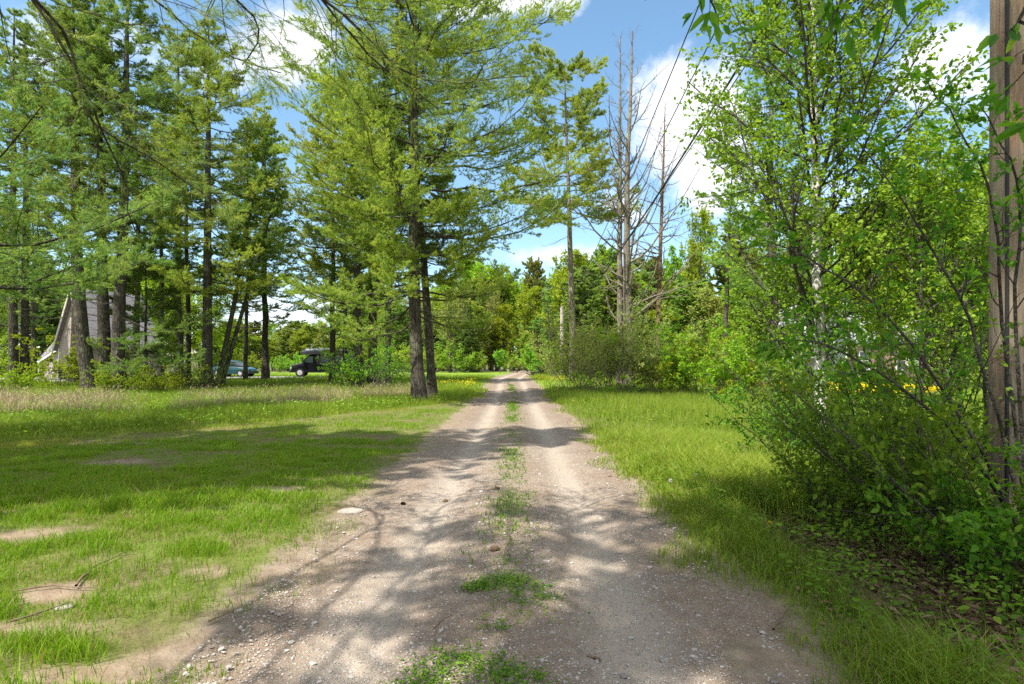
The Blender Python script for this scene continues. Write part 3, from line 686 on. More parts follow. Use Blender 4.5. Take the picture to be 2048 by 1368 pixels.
def build_house_right():
    d = 48.0; a = G(1598, d); t = thing('house', 'farmhouse with grey and faded red siding and pale roof behind the birch', 'house', (a[0], a[1], a[2]-0.2), R_(4))
    # gabled grey block, gable facing the camera
    g = Geo().prism([(0, 0), (4.2, 0), (4.2, 5.0), (2.1, 6.6), (0, 5.0)], 0, 6.0); obj('grey_wall', g, M['siding_grey'], t)
    r = Geo()
    for s in (1, -1):
        r.prism([(2.1+s*2.5, 4.72), (2.1, 6.63), (2.1, 6.85), (2.1+s*2.5, 4.94)], -0.25, 6.2)
    obj('roof', r, M['shingle_pale'], t)
    obj('corner_board', Geo().box((-0.02, -0.03, 0), (0.13, 0.0, 4.8)), M['trim'], t); obj('corner_board', Geo().box((4.07, -0.03, 0), (4.22, 0.0, 4.8)), M['trim'], t)
    for x, z in ((0.55, 3.2), (2.3, 3.2), (1.5, 1.2)): window(t, x, z, 0.7, 1.35, 0.0)
    # long red wing, eave side to the camera
    g = Geo().prism([(1.2, 0), (5.8, 0), (5.8, 3.6), (3.5, 5.7), (1.2, 3.6)], 0, 1)
    v = np.array([(4.25, 1.2, 0), (16, 1.2, 0), (16, 6.4, 0), (4.25, 6.4, 0), (4.25, 1.2, 3.5), (16, 1.2, 3.5), (16, 6.4, 3.5), (4.25, 6.4, 3.5), (4.25, 3.8, 5.7), (16, 3.8, 5.7)], float)
    wg = Geo().add(v, [(0, 1, 5, 4), (2, 3, 7, 6)], 0.5); wg.add(v, [(1, 2, 6, 9), (1, 9, 5, 5)], 0.5)
    wg = Geo().add(v, [(0, 1, 5, 4), (2, 3, 7, 6), (1, 2, 6, 5), (3, 0, 4, 7)], 0.5).add(v, [(5, 6, 9), (7, 4, 8)], 0.5)
    wing = obj('red_wing', wg, M['siding_red'], t)
    v = np.array([(4.1, 0.8, 3.25), (16.3, 0.8, 3.25), (16.3, 3.8, 5.78), (4.1, 3.8, 5.78), (16.3, 6.8, 3.25), (4.1, 6.8, 3.25)], float)
    v = np.concatenate([v, v+(0, 0, 0.18)]); rg = Geo().add(v, [(6, 7, 8, 9), (9, 8, 10, 11), (0, 3, 2, 1), (3, 5, 4, 2), (0, 1, 7, 6), (1, 2, 8, 7), (2, 4, 10, 8), (5, 3, 9, 11), (3, 0, 6, 9), (4, 5, 11, 10)], 0.5)
    obj('wing_roof', rg, M['shingle_pale'], wing)
    for x in (6.2, 9.6, 10.7, 13.6): window(wing, x, 1.0, 0.8, 1.5, 1.2)
build_house_right()

def build_shed():
    d = 37.0; a = G(1572, d); t = thing('shed', 'weathered grey plank shed with light metal roof beside the yellow flowers', 'shed', a, R_(6))
    g = Geo(); rng = np.random.default_rng(3); x = 0
    while x < 2.7:
        w = rng.uniform(0.13, 0.19); h = 1.72+0.16*x/2.7; g.box((x+0.006, rng.uniform(-0.012, 0.012), 0), (x+w-0.006, 2.2, h), r=rng.random()); x += w
    obj('plank_wall', g, M['planks'], t)
    r = Geo().add([(-0.15, -0.3, 1.74), (2.95, -0.3, 1.92), (2.95, 2.4, 2.2), (-0.15, 2.4, 2.02), (-0.15, -0.3, 1.84), (2.95, -0.3, 2.02), (2.95, 2.4, 2.3), (-0.15, 2.4, 2.12)],
                  [(0, 3, 2, 1), (4, 5, 6, 7), (0, 1, 5, 4), (1, 2, 6, 5), (2, 3, 7, 6), (3, 0, 4, 7)], 0.5); obj('roof', r, M['metal_white'], t)
build_shed()

# ================================================================== VEHICLES
M['black_paint'] = plain('black car paint', (0.004, 0.0045, 0.006), 0.25, 0.25, 3, 0.05)
M['slate_paint'] = plain('slate roof shell', (0.035, 0.042, 0.055), 0.35, 0.5, 3, 0.05)
M['teal_paint'] = plain('teal car paint', (0.012, 0.06, 0.075), 0.2, 0.7, 3, 0.05)
M['rubber'] = plain('tyre rubber', (0.02, 0.02, 0.02), 0.85, 0.2)
M['rim'] = plain('wheel rim', (0.42, 0.42, 0.43), 0.3, 0.8)
M['car_glass'] = plain('car glass', (0.03, 0.045, 0.042), 0.08, 0.4)
M['chrome'] = plain('chrome', (0.6, 0.6, 0.62), 0.15, 1.0)
M['lamp_glass'] = plain('headlight glass', (0.6, 0.6, 0.58), 0.1, 0.8)
M['amber'] = plain('amber lamp', (0.55, 0.2, 0.03), 0.2, 0.6)
M['dark_plastic'] = plain('dark plastic', (0.03, 0.03, 0.032), 0.6, 0.3)
M['camo'] = None
def mural_mat():
    t = NT('printed side panel'); v = t.noise(2.6, t.coord('Object'), 5, 0.7)
    c = t.ramp(v, [(0.35, (0.010, 0.011, 0.014)), (0.5, (0.018, 0.015, 0.012)), (0.58, (0.05, 0.04, 0.03)), (0.66, (0.015, 0.014, 0.013)), (0.8, (0.09, 0.08, 0.07))])
    return t.done(t.bsdf(c, 0.25, 0.6))
M['camo'] = mural_mat()

def wheel(parent, x, y, r, w=0.24):
    t = Geo().cyl((x, y, r), r, w, 'y', 26)
    o = obj('wheel', t, M['rubber'], parent, smooth=False)
    s = -1 if y < 0 else 1
    g = Geo().cyl((x, y+s*(w/2-0.01), r), r*0.6, 0.05, 'y', 22); g.cyl((x, y+s*(w/2+0.02), r), r*0.16, 0.05, 'y', 12)
    obj('rim', g, M['rim'], o); return o

def loft(g, secs, m=0):
    """secs: list of closed rings (same count) -> skin with end caps"""
    n = len(secs[0]); V = np.concatenate(secs); k = len(secs)
    i = np.arange(n); j = (i+1) % n
    for a in range(k-1): g.add(V, np.stack([a*n+i, a*n+j, (a+1)*n+j, (a+1)*n+i], 1), 0.5, m)
    for a in (0, k-1): c = secs[a].mean(0); g.add(np.concatenate([secs[a], [c]]), np.stack([i, j, np.full(n, n)], 1), 0.5, m)

def body_ring(x, hw, z0, z1, rc=0.12, tuck=0.06):
    """rounded rectangle section of a vehicle body at station x"""
    pts = [(-hw+tuck, z0), (hw-tuck, z0), (hw, z0+rc*1.5), (hw, z0+(z1-z0)*0.6), (hw-tuck*1.2, z1-rc), (hw-tuck-rc, z1), (-hw+tuck+rc, z1), (-hw+tuck*1.2, z1-rc), (-hw, z0+(z1-z0)*0.6), (-hw, z0+rc*1.5)]
    return np.array([(x, p[0], p[1]) for p in pts])

def build_van():
    base = G(590, 57.5)
    t = thing('camper_van', 'black camper van with dark slate roof pod parked on the driveway', 'camper van', (base[0]-0.3, base[1], base[2]+0.012), R_(9))
    # local: front at x=0 looking to -x
    g = Geo()
    loft(g, [body_ring(x, hw, z0, z1) for x, hw, z0, z1 in ((0.05, 0.80, 0.55, 1.05), (0.16, 0.93, 0.45, 1.22), (0.75, 1.0, 0.42, 1.32), (1.15, 1.0, 0.42, 1.40), (1.75, 0.98, 0.42, 2.15), (2.2, 1.0, 0.42, 2.25), (2.45, 1.0, 0.42, 2.25))])
    obj('cab', g, M['black_paint'], t)
    g = Geo(); loft(g, [body_ring(x, 1.06, 0.45, 2.3, 0.06, 0.02) for x in (2.45, 2.5, 6.4, 6.5)]); body = obj('body', g, M['black_paint'], t)
    g = Geo().add([(2.62, -1.067, 1.25), (6.3, -1.067, 1.25), (6.3, -1.067, 2.2), (2.62, -1.067, 2.2), (2.62, -1.06, 1.25), (6.3, -1.06, 1.25), (6.3, -1.06, 2.2), (2.62, -1.06, 2.2)], [(0, 1, 2, 3), (4, 7, 6, 5), (0, 4, 5, 1), (2, 6, 7, 3), (0, 3, 7, 4), (1, 5, 6, 2)], 0.5); obj('side_panel', g, M['camo'], body)
    for x0, x1 in ((3.0, 3.65), (3.9, 4.6), (4.85, 5.7)):
        gg = Geo().box((x0, -1.085, 1.45), (x1, -1.068, 2.05)); obj('window', gg, M['car_glass'], body)
    g = Geo(); st = [(1.02, 0.55, 2.30, 2.42), (1.08, 0.85, 2.22, 2.62), (1.5, 1.05, 2.18, 2.80), (2.2, 1.12, 2.26, 2.86), (4.5, 1.14, 2.28, 2.88), (6.3, 1.12, 2.28, 2.82), (6.6, 1.05, 2.3, 2.7)]
    loft(g, [body_ring(x, hw, z0, z1, 0.16, 0.12) for x, hw, z0, z1 in st]); roof = obj('roof_pod', g, M['slate_paint'], t, smooth=False)
    g = Geo().cyl((1.9, -0.2, 3.02), 0.012, 0.4, 'z', 6); obj('aerial', g, M['trim'], roof)
    for s in (-1, 1):
        g = Geo(); y = s*1.0; g.add([(1.28, y, 1.42), (2.2, y, 1.42), (2.2, y-s*0.02, 2.02), (1.72, y-s*0.02, 2.02), (1.28, y+s*0.012, 1.42), (2.2, y+s*0.012, 1.42), (2.2, y-s*0.008, 2.02), (1.72, y-s*0.008, 2.02)], [(0, 1, 2, 3), (4, 5, 6, 7), (0, 1, 5, 4), (1, 2, 6, 5), (2, 3, 7, 6), (3, 0, 4, 7)], 0.5)
        obj('door_window', g, M['car_glass'], t)
    g = Geo().add([(1.13, -0.85, 1.44), (1.13, 0.85, 1.44), (1.66, 0.8, 2.1), (1.66, -0.8, 2.1)], [(0, 1, 2, 3)], 0.5); obj('windscreen', g, M['car_glass'], t)
    g = Geo().box((-0.1, -0.98, 0.42), (0.14, 0.98, 0.66)); obj('bumper', g, M['dark_plastic'], t)
    g = Geo().box((0.0, -0.55, 0.72), (0.12, 0.55, 1.0)); obj('grille', g, M['dark_plastic'], t)
    for s in (-1, 1):
        g = Geo().box((0.02, s*0.74-0.14, 0.78), (0.15, s*0.74+0.14, 0.98)); obj('headlight', g, M['lamp_glass'], t)
        g = Geo().box((1.18, s*1.17-0.09, 1.45), (1.3, s*1.17+0.09, 1.95)); g.box((1.22, min(s*0.98, s*1.1), 1.6), (1.27, max(s*0.98, s*1.1), 1.66)); obj('mirror', g, M['dark_plastic'], t)
    for x in (0.95, 5.2):
        for y in (-0.9, 0.9): wheel(t, x, y, 0.42)
build_van()

def build_car():
    base = G(507, 57)
    t = thing('parked_car', 'teal hatchback parked on the driveway half hidden by a trunk', 'car', (base[0], base[1], base[2]+0.012), R_(180-10))
    g = Geo(); loft(g, [body_ring(x, hw, z0, z1, 0.1, 0.06) for x, hw, z0, z1 in ((0.0, 0.6, 0.42, 0.62), (0.12, 0.8, 0.3, 0.78), (0.6, 0.88, 0.26, 0.92), (1.2, 0.9, 0.25, 1.0), (2.6, 0.9, 0.25, 1.03), (3.7, 0.9, 0.25, 1.02), (4.1, 0.84, 0.3, 0.98), (4.25, 0.7, 0.4, 0.85))]); body = obj('body', g, M['teal_paint'], t)
    g = Geo(); loft(g, [body_ring(x, hw, z0, z1, 0.09, 0.1) for x, hw, z0, z1 in ((1.0, 0.78, 0.95, 1.02), (1.75, 0.76, 0.97, 1.5), (2.5, 0.76, 0.97, 1.58), (3.3, 0.76, 0.97, 1.54), (3.95, 0.74, 0.95, 1.02))]); obj('cabin', g, M['car_glass'], t)
    g = Geo(); loft(g, [body_ring(x, 0.68, z-0.05, z, 0.02, 0.02) for x, z in ((1.72, 1.52), (2.5, 1.615), (3.3, 1.575), (3.45, 1.5))]); obj('roof', g, M['teal_paint'], t)
    for s in (-1, 1):
        g = Geo().box((0.1, s*0.66-0.14, 0.6), (0.3, s*0.66+0.14, 0.75)); obj('headlight', g, M['lamp_glass'], t)
        g = Geo().box((4.12, s*0.66-0.1, 0.65), (4.24, s*0.66+0.1, 0.9)); obj('tail_light', g, M['amber'], t)
    g = Geo().box((-0.06, -0.8, 0.32), (0.1, 0.8, 0.5)); obj('bumper', g, M['dark_plastic'], t)
    for x in (0.85, 3.4):
        for y in (-0.82, 0.82): wheel(t, x, y, 0.33, 0.2)
build_car()

# ================================================================== POLES AND WIRES
def pole_mat():
    t = NT('utility pole wood'); co = t.coord('Object', (9, 9, 0.8)); n = t.noise(3, co, 7, 0.7); n2 = t.noise(1.6, t.coord('Object', (3, 3, 0.8)), 5, 0.6)
    c = t.ramp(n, [(0.28, (0.16, 0.115, 0.08)), (0.5, (0.29, 0.225, 0.165)), (0.75, (0.42, 0.345, 0.265))])
    c = t.mix(t.ramp(n2, [(0.5, (0,)*3), (0.68, (0.6,)*3)]), c, (0.22, 0.10, 0.055))
    n3 = t.noise(2, t.coord('Object', (40, 40, 0.35)), 2, 0.5); c = t.mix(t.ramp(n3, [(0.27, (0.7,)*3), (0.32, (0,)*3)]), c, (0.03, 0.022, 0.017))
    return t.done(t.bsdf(c, 0.9, 0.15, t.bump(t.math('ADD', n, n3), 0.8, 0.012)))
M['pole'] = pole_mat()
M['pole_grey'] = plain('silvered pole wood', (0.42, 0.37, 0.33), 0.9, 0.1, 6, 0.25, 0.4)
M['wire'] = plain('wire', (0.03, 0.03, 0.032), 0.5, 0.3)
M['ceramic'] = plain('insulator', (0.35, 0.33, 0.32), 0.25, 0.6)
PX, PY = 4.72, 5.4
def build_poles():
    t = thing('utility_pole', 'weathered brown wooden utility pole rising through the shrubs at the right edge', 'utility pole', (PX, PY, float(tz(PX, PY))))
    z = np.linspace(-0.5, 10.4, 60); rr = 0.165-0.004*z+0.001*np.sin(z*5); a = np.linspace(0, 2*np.pi, 40, endpoint=False)
    rng = np.random.default_rng(5); groove = 1-0.025*(np.sin(a*9+1)**8)-0.02*rng.random(40)
    Pn = np.stack([np.outer(rr, np.cos(a)*groove), np.outer(rr, np.sin(a)*groove), np.repeat(z[:, None], 40, 1)], -1)
    i = np.arange(59)[:, None]*40; s = np.arange(40)[None]; s2 = (s+1) % 40
    g = Geo().add(Pn.reshape(-1, 3), np.stack([i+s, i+s2, i+40+s2, i+40+s], -1).reshape(-1, 4)); obj('pole', g, M['pole'], t, smooth=True)
    g = Geo(); ca = math.radians(223); zz = np.linspace(-0.2, 9.0, 24); c = np.stack([np.cos(ca)*(0.168-0.004*zz), np.sin(ca)*(0.168-0.004*zz), zz], 1)
    tubes(g, c[None], np.full((1, 24), 0.016), 8); obj('ground_wire', g, M['dark_plastic'], t, smooth=True)
    g = Geo().box((-1.25, -0.27, 9.35), (1.25, -0.165, 9.47)); obj('crossarm', g, M['pole'], t)
    for x in (-1.1, -0.42, 0.85):
        g = Geo().cyl((x, -0.21, 9.53), 0.035, 0.12, 'z', 12).cyl((x, -0.21, 9.61), 0.05, 0.05, 'z', 12); obj('insulator', g, M['ceramic'], t)
    # distant pole
    b = G(1124, 58); t2 = thing('utility_pole', 'pale grey utility pole far off where the road bends', 'utility pole', b)
    H2 = (EYE+(HZ-612)/F*58)-b[2]
    g = Geo(); tubes(g, np.array([[(0, 0, -0.4), (0.02, 0, H2/2), (0, 0, H2)]]), np.array([[0.25, 0.22, 0.18]]), 12); obj('pole', g, M['pole_grey'], t2, smooth=True)
    z0 = float(tz(PX, PY))
    ends = [(-1.1, 9.63, -0.15, -0.2, 0.013, 'thin overhead wire, leftmost of the four strung between the poles'), (-0.42, 9.63, -0.1, 0.0, 0.013, 'thin overhead wire, second from the left between the poles'),
            (0.16, 8.9, 0.0, -0.9, 0.026, 'thick black overhead cable strung along the road between the poles'), (0.85, 9.63, 0.15, -0.1, 0.013, 'thin overhead wire, rightmost of the four strung between the poles')]
    for dx, z, ex, ez, r, lab in ends:
        s = np.linspace(0, 1, 40)[:, None]; A = np.array([PX+dx, PY-0.21, z0+z]); B = np.array([b[0]+ex, b[1]-0.25, b[2]+H2-0.35+ez])
        pts = A*(1-s)+B*s-Z3*(4*s*(1-s))*1.1
        g = Geo(); tubes(g, pts[None], np.full((1, 40), r), 6); tag(obj('overhead_wire' if r < 0.02 else 'overhead_cable', g, M['wire'], smooth=True), lab, 'wire')
build_poles()

# ================================================================== TREES: the white pines
DET = 1.0
put_pine('thick-trunked white pine with bright yellow-green boughs standing alone beside the road', 838, 24, 'pine_yellow', seed=11, H=23, r0=0.27, low=5.6, spread=5.9, dead=2.2, dens=1.25,
         k=10, needle=(0.10, 0.011), top=0.8, step=0.8, nb=5, curve=((0, 2.5, 8, 24), (0.03, -0.16, -0.28, -0.35)), azb=(0.2, 0.12), sides=14, bend=0.08,
         prof=((0, 0.12, 0.3, 0.6, 0.85, 1), (0.55, 0.82, 0.95, 0.9, 0.6, 0.15)), extra=((4.4, -0.5, 4.2, 8), (4.9, 0.4, 5.0, 4), (3.6, 3.4, 3.6, -4), (5.2, 3.0, 5.2, -5), (4.4, 2.7, 4.6, -9), (4.8, 3.7, 5.0, -3), (5.4, -1.6, 4.0, -6), (3.9, -0.2, 3.2, -4), (7.2, 0.05, 6.6, 8), (9.2, -0.2, 6.8, 6), (10.6, 0.15, 6.2, 10)))
put_pine('dark slim pine leaning against the thick roadside pine', 866, 26, 'pine', seed=12, H=19, r0=0.2, low=7, spread=3.2, dead=3.5, dens=0.8, lean=(-1.3, 0), bend=0.06, dead_n=2, sides=12)
put_pine('mossy grey trunked pine, middle one of the clump left of the roadside pine', 746, 38.5, 'pine', seed=13, H=24, r0=0.32, low=6.5, spread=5.2, dead=2.0, dens=1.0, lean=(-0.6, 0), bend=0.1)
put_pine('dark trunked pine, leftmost of the clump above the leafy shrub', 722, 38, 'pine_yellow', seed=14, H=21, r0=0.28, low=6.0, spread=5.6, dead=2.2, dens=1.0, lean=(-0.8, 0), azb=(3.14, 0.3))
put_pine('forking pine, rightmost of the clump left of the roadside pine', 772, 37.5, 'pine', seed=15, H=22, r0=0.24, low=7.5, spread=4.2, dead=2.5, dens=0.9, lean=(0.7, 0), bend=0.12)
put_pine('tall slim pine with a dense tufted top and bare lower trunk right of the road', 1147, 44, 'pine_yellow', 'bark_dead', seed=16, lean=(-0.7, 0), H=25.0, r0=0.27, low=13.0, spread=6.4, dead=4.5, dens=1.3, step=0.95, nb=4, gaps=0.25, bend=0.04, dead_n=1.2, sides=12,
         needle=(0.13, 0.015), k=9, top=0.55, asc=-4, elmax=16, prof=((0, 0.2, 0.38, 0.45, 0.55, 0.8, 0.93, 1), (0.85, 0.8, 0.7, 0.40, 0.55, 0.55, 0.42, 0.28)))
put_pine('big pine standing partly hidden behind the birch', 1550, 34, 'pine_far', seed=17, H=24, r0=0.30, low=5.5, spread=4.8, dead=3, dens=0.8, step=1.0, nb=4, gaps=0.15, azb=(3.14, 0.15), needle=(0.12, 0.013))
# left-hand stand
put_pine('straight dark pine, leftmost trunk of the stand near the picture edge', 27, 34, 'pine', seed=21, H=23, r0=0.25, low=6.5, spread=4.0, dead=2.5, dens=0.8, bend=0.05, dead_n=4, gaps=0.3)
put_pine('straight pine twinned with the leftmost trunk of the stand', 50, 34.6, 'pine', seed=22, H=22, r0=0.24, low=10, spread=3.2, dead=3, dens=0.8, bend=0.05, dead_n=3, gaps=0.3)
put_pine('curved thick trunked pine in front of the tan gable wall', 183, 31.5, 'pine', seed=23, H=23, r0=0.36, low=9.0, spread=5.0, dead=2.5, dens=0.95, curve=((0, 3, 8, 24), (0, -0.45, -0.85, -1.0)), bend=0.06, sides=12, dead_n=4, gaps=0.2)
put_pine('massive double stemmed pine right of the gable wall, left stem', 214, 31.8, 'pine', seed=24, H=22, r0=0.33, low=9, spread=4.2, dead=3, dens=0.9, lean=(-0.6, 0), sides=12, gaps=0.2)
put_pine('massive double stemmed pine right of the gable wall, right stem', 238, 31.6, 'pine', seed=25, H=24, r0=0.34, low=8.5, spread=5.0, dead=3, dens=1.0, lean=(0.3, 0), sides=12, extra=((3.6, -0.55, 4.2, -6), (3.0, -0.25, 5.0, -10), (4.4, 0.2, 4.6, -4), (2.6, -0.9, 4.4, -6)), gaps=0.15)
put_pine('slim pine behind the massive double stemmed pine', 270, 38, 'pine_dark', seed=26, H=20, r0=0.20, low=9, spread=3.0, dead=3, dens=0.8, gaps=0.25)
put_pine('thin pine left of the multi stemmed pine', 376, 37, 'pine', seed=27, H=18, r0=0.18, low=8, spread=3.0, dead=2, dens=0.85, dead_n=4, gaps=0.2)
put_pine('dark straight pine with leaning side stems in the middle of the left stand', 415, 33.5, 'pine_yellow', seed=28, H=22, r0=0.30, low=6.0, spread=5.6, dead=2.2, dens=1.1, bend=0.06, dead_n=4, azb=(0, 0.15), gaps=0.1)
put_pine('thin leaning pine stem right of the straight dark pine', 432, 34.2, 'pine', seed=29, H=16, r0=0.16, low=7.5, spread=3.0, dead=2, dens=0.85, lean=(3.2, 0.2), dead_n=3, bend=0.18)
put_pine('outermost leaning pine stem beside the straight dark pine', 440, 34.6, 'pine', seed=30, H=13, r0=0.14, low=7, spread=2.6, dead=2, dens=0.8, lean=(3.8, -0.4), dead_n=3, bend=0.2)
put_pine('thin pine just left of the teal car', 491, 43, 'pine', seed=31, H=20, r0=0.15, low=6, spread=4.0, dead=2, dens=0.8, dead_n=3)
put_pine('knotty pine between the teal car and the camper van', 531, 45, 'pine_yellow', seed=32, H=22, r0=0.26, low=5.2, spread=5.2, dead=2.4, dens=0.9, dead_n=3, bend=0.2)
put_pine('bushy pine hanging over the back of the camper van', 690, 43, 'pine_yellow', seed=33, H=15, r0=0.2, low=2.6, spread=4.4, dead=1.5, dens=1.0, dead_n=2)
put_pine('slim pine behind the tall grass between house and driveway', 320, 44, 'pine_dark', seed=34, H=20, r0=0.2, low=8, spread=3.4, dead=3, dens=0.8, gaps=0.2)
put_pine('shaggy pine behind the leftmost trunks', 66, 60, 'pine_dark', seed=35, H=19, r0=0.24, low=4, spread=4.4, dead=2, dens=0.9)
put_pine('tall pine filling the top left behind the curved trunk', 150, 40, 'pine', seed=36, H=27, r0=0.28, low=13, spread=5.0, dead=6, dens=0.9, dead_n=2)
put_pine('tall pine whose crown closes the gap above the driveway', 360, 43, 'pine', seed=37, H=27, r0=0.28, low=13, spread=5.4, dead=6, dens=0.9, dead_n=2)

put_pine('airy pine between the driveway and the pine clump, crown over the camper van', 664, 41, 'pine_yellow', seed=38, H=22, r0=0.2, low=7.5, spread=5.2, dead=3, dens=1.0, dead_n=3)
put_pine('young pine with drooping green boughs at the feet of the double stemmed pine', 292, 33.5, 'pine', seed=39, H=8.0, r0=0.10, low=1.0, spread=4.2, dead=0.5, dens=1.3, dead_n=0)
# pines beside and behind the viewer: their boughs reach into the view and they shade the lawn
nearn = dict(needle=(0.10, 0.0042), k=14)
sh = dict(dens=0.75, needle=(0.13, 0.016), k=8, dead_n=2)
put_pine('pine left of the lawn whose bright lower bough reaches in at the left edge', 0, 0, 'pine', loc=(-17.6, 14.5), seed=41, H=21, r0=0.3, low=13, spread=2.4, dead=7, extra=((6.9, -0.02, 8.6, -3), (6.2, 0.10, 7.6, -5), (7.4, -0.16, 7.6, -2), (6.5, 0.25, 6.6, -4)), **dict(sh, dens=1.7, needle=(0.11, 0.010), k=11))
SHADE = [(-13.2, 7.3, 16.5, 8.5, 3.2), (-9.3, 4.4, 23, 7.5, 3.6), (-13.5, 4.0, 22, 7, 4.0), (-17, 1.5, 22, 8, 3.8), (-12.5, 2.2, 22, 10, 3.4), (-19, 5.5, 22, 6, 4.2), (-5.0, -3.2, 24, 15, 3.4)]
for i, (x, y, h, lo, sp) in enumerate(SHADE):
    put_pine('pine shading the lawn from beyond the left edge of the view', 0, 0, 'pine_dark', loc=(x, y), seed=50+i, H=h, r0=0.28, low=lo, spread=sp, dead=5, group='pines shading the lawn' , **sh)

def overhang():
    """a pine beside the viewer: only its drooping boughs enter the picture"""
    rng = np.random.default_rng(77); loc = (-4.6, -1.2); z0 = float(tz(*loc)); o = np.array([loc[0], loc[1], z0])
    W = Geo(); L = Geo()
    T, TR = trunk_line(rng, 17, 0.26, (0.3, 0.2), 0.1); tubes(W, *refine(rng, T, TR), 10)
    # boughs as lists of (pixel x, pixel y, distance) beyond the frame they start at the trunk
    B = [[(-4.5, -1.1, 6.3), (-3.9, 2.0, 5.6), P(95, 40, 4.3), P(190, 250, 4.9), P(330, 560-230, 5.3), P(470, 430, 5.9)],
         [(-4.5, -1.1, 5.8), (-4.2, 1.6, 5.0), P(40, -30, 3.9), P(150, 140, 4.5), P(235, 330, 5.0), P(270, 470, 5.3)],
         [(-4.4, -1.1, 7.0), (-2.9, 1.6, 6.6), P(560, -120, 4.2), P(690, 30, 4.6), P(850, 160, 5.1), P(1060, 150, 5.6)],
         [(-4.4, -1.1, 7.2), (-2.9, 1.4, 6.7), P(520, -140, 4.1), P(640, -10, 4.5), P(740, 120, 4.9), P(880, 215, 5.3)],
         [(-4.4, -1.1, 7.4), (-3.4, 1.6, 6.9), P(380, -160, 4.2), P(450, -30, 4.6), P(520, 60, 4.9), P(480, 130, 5.3)],
         [(-4.5, -1.1, 6.8), (-3.9, 1.8, 6.3), P(180, -120, 4.3), P(300, -10, 4.7), P(420, 90, 5.2), P(560, 150, 5.7)]]
    K = 16; PB = []; RB = []
    for b in B:
        b = np.array([np.array(q, float) for q in b]); s = np.linspace(0, len(b)-1, K); i = np.minimum(s.astype(int), len(b)-2); f = s-i
        m = np.gradient(b, axis=0); h00 = 2*f**3-3*f**2+1; h10 = f**3-2*f**2+f; h01 = -2*f**3+3*f**2; h11 = f**3-f**2
        p = b[i]*h00[:, None]+m[i]*h10[:, None]+b[i+1]*h01[:, None]+m[i+1]*h11[:, None]; p += rng.normal(0, 0.015, p.shape)
        PB.append(p-o); RB.append(np.linspace(0.018, 0.005, K))
    PB = np.array(PB); RB = np.array(RB); tubes(W, PB, RB, 7)
    P2, R2, t2, i2 = grow(rng, PB, RB, 26, 0.03, 1.0, 48, lambda t, pl: 0.35+0.13*pl*(1.15-t), 0.38, -0.02, 7, 0.7, 0.13, 0.3); tubes(W, P2, R2, 5)
    P3, R3, t3, i3 = grow(rng, P2, R2, 7, 0.15, 1.0, 45, lambda t, pl: 0.10+0.36*pl*(1.1-t), 0.55, 0.0, 5, 0.6, 0.15, 0.4); tubes(W, P3, R3, 4)
    rb = rng.random(len(P2))
    live3 = rng.random(len(P3)) < 0.8; live2 = rng.random(len(P2)) < 0.75
    needles(rng, L, P3[live3], 4, 9, 0.085, 0.0034, 0.45, 0.75, rb[i3][live3], 0.5, up=0.0)
    needles(rng, L, P2[live2], 5, 9, 0.085, 0.0034, 0.6, 0.75, rb[live2], 0.5, up=0.0)
    # upper crown (above the picture) that dapples the road with shade
    Wu, Lu = pine_geo(78, 17, 0.2, 8.5, 3.6, step=1.0, nb=4, dens=0.7, needle=(0.13, 0.014), k=7, dead_n=0)
    t = thing('pine_tree', 'dark pine beside the viewer whose drooping boughs hang across the top', 'tree', tuple(o))
    obj('trunk', W, M['bark'], t, smooth=True); cr = obj('crown', L, M['pine'], t); obj('upper_trunk', Wu, M['bark'], t, smooth=True); obj('upper_crown', Lu, M['pine'], t)
overhang()

# ================================================================== DEAD TREES
def dead_geo(seed, H, r0, low, spread, limbs=(), lean=(0, 0), n1=40, n2=6, n3=3, up=0.5, ang=62, bend=0.05, curve=None, snag=()):
    rng = np.random.default_rng(seed); W = Geo(); T, TR = trunk_line(rng, H, r0, lean, bend, tipr=0.06, curve=curve); tubes(W, *refine(rng, T, TR), 9)
    P1, R1, _, _ = grow(rng, T, TR, n1, low/H, 1, ang, lambda t, pl: spread*np.clip(1.12-t, 0.1, 1)**0.7*rng.choice([0.35, 0.6, 1.0], len(t)), 0.36, up, 8, 0, 0.16, 0.25); R1 = np.minimum(R1, 0.06); 
    if limbs:
        s_ = np.linspace(0, 1, 8); Q = []; RQ = []
        for (z, dx, dz, dy, r) in limbs:
            b, _ = at(T, np.zeros(1, int), np.array([z/H])); q = b+np.stack([dx*s_, dy*s_, dz*s_**1.5], 1)+np.cumsum(rng.normal(0, 0.07, (8, 3)), 0)*(s_[:, None] > 0); Q.append(q); RQ.append(r*(1-0.8*s_))
        P1 = np.concatenate([P1, np.array(Q)]); R1 = np.concatenate([R1, np.array(RQ)])
    tubes(W, P1, R1, 5)
    P2, R2, _, _ = grow(rng, P1, R1, n2, 0.2, 1, 45, lambda t, pl: 0.15+0.4*pl*(1.1-t), 0.5, 0.15, 5, 0.2, 0.2, 0.4); tubes(W, P2, R2, 4)
    P3, R3, _, _ = grow(rng, P2, R2, n3, 0.2, 1, 50, lambda t, pl: 0.06+0.35*pl*(1.1-t), 0.7, 0.1, 3, 0.2, 0.2, 0.6); tubes(W, P3, R3, 3)
    return W
def put_dead(label, px, d, bark='bark_dead', **k):
    t = thing('dead_tree', label, 'dead tree', G(px, d)); obj('trunk', dead_geo(**k), M[bark], t, smooth=True); return t
put_dead('thin bare dead tree, left one of the close pair', 1240, 38, seed=61, H=23.5, r0=0.23, low=9, spread=3.3, n1=46, bend=0.03, up=0.2, ang=72)
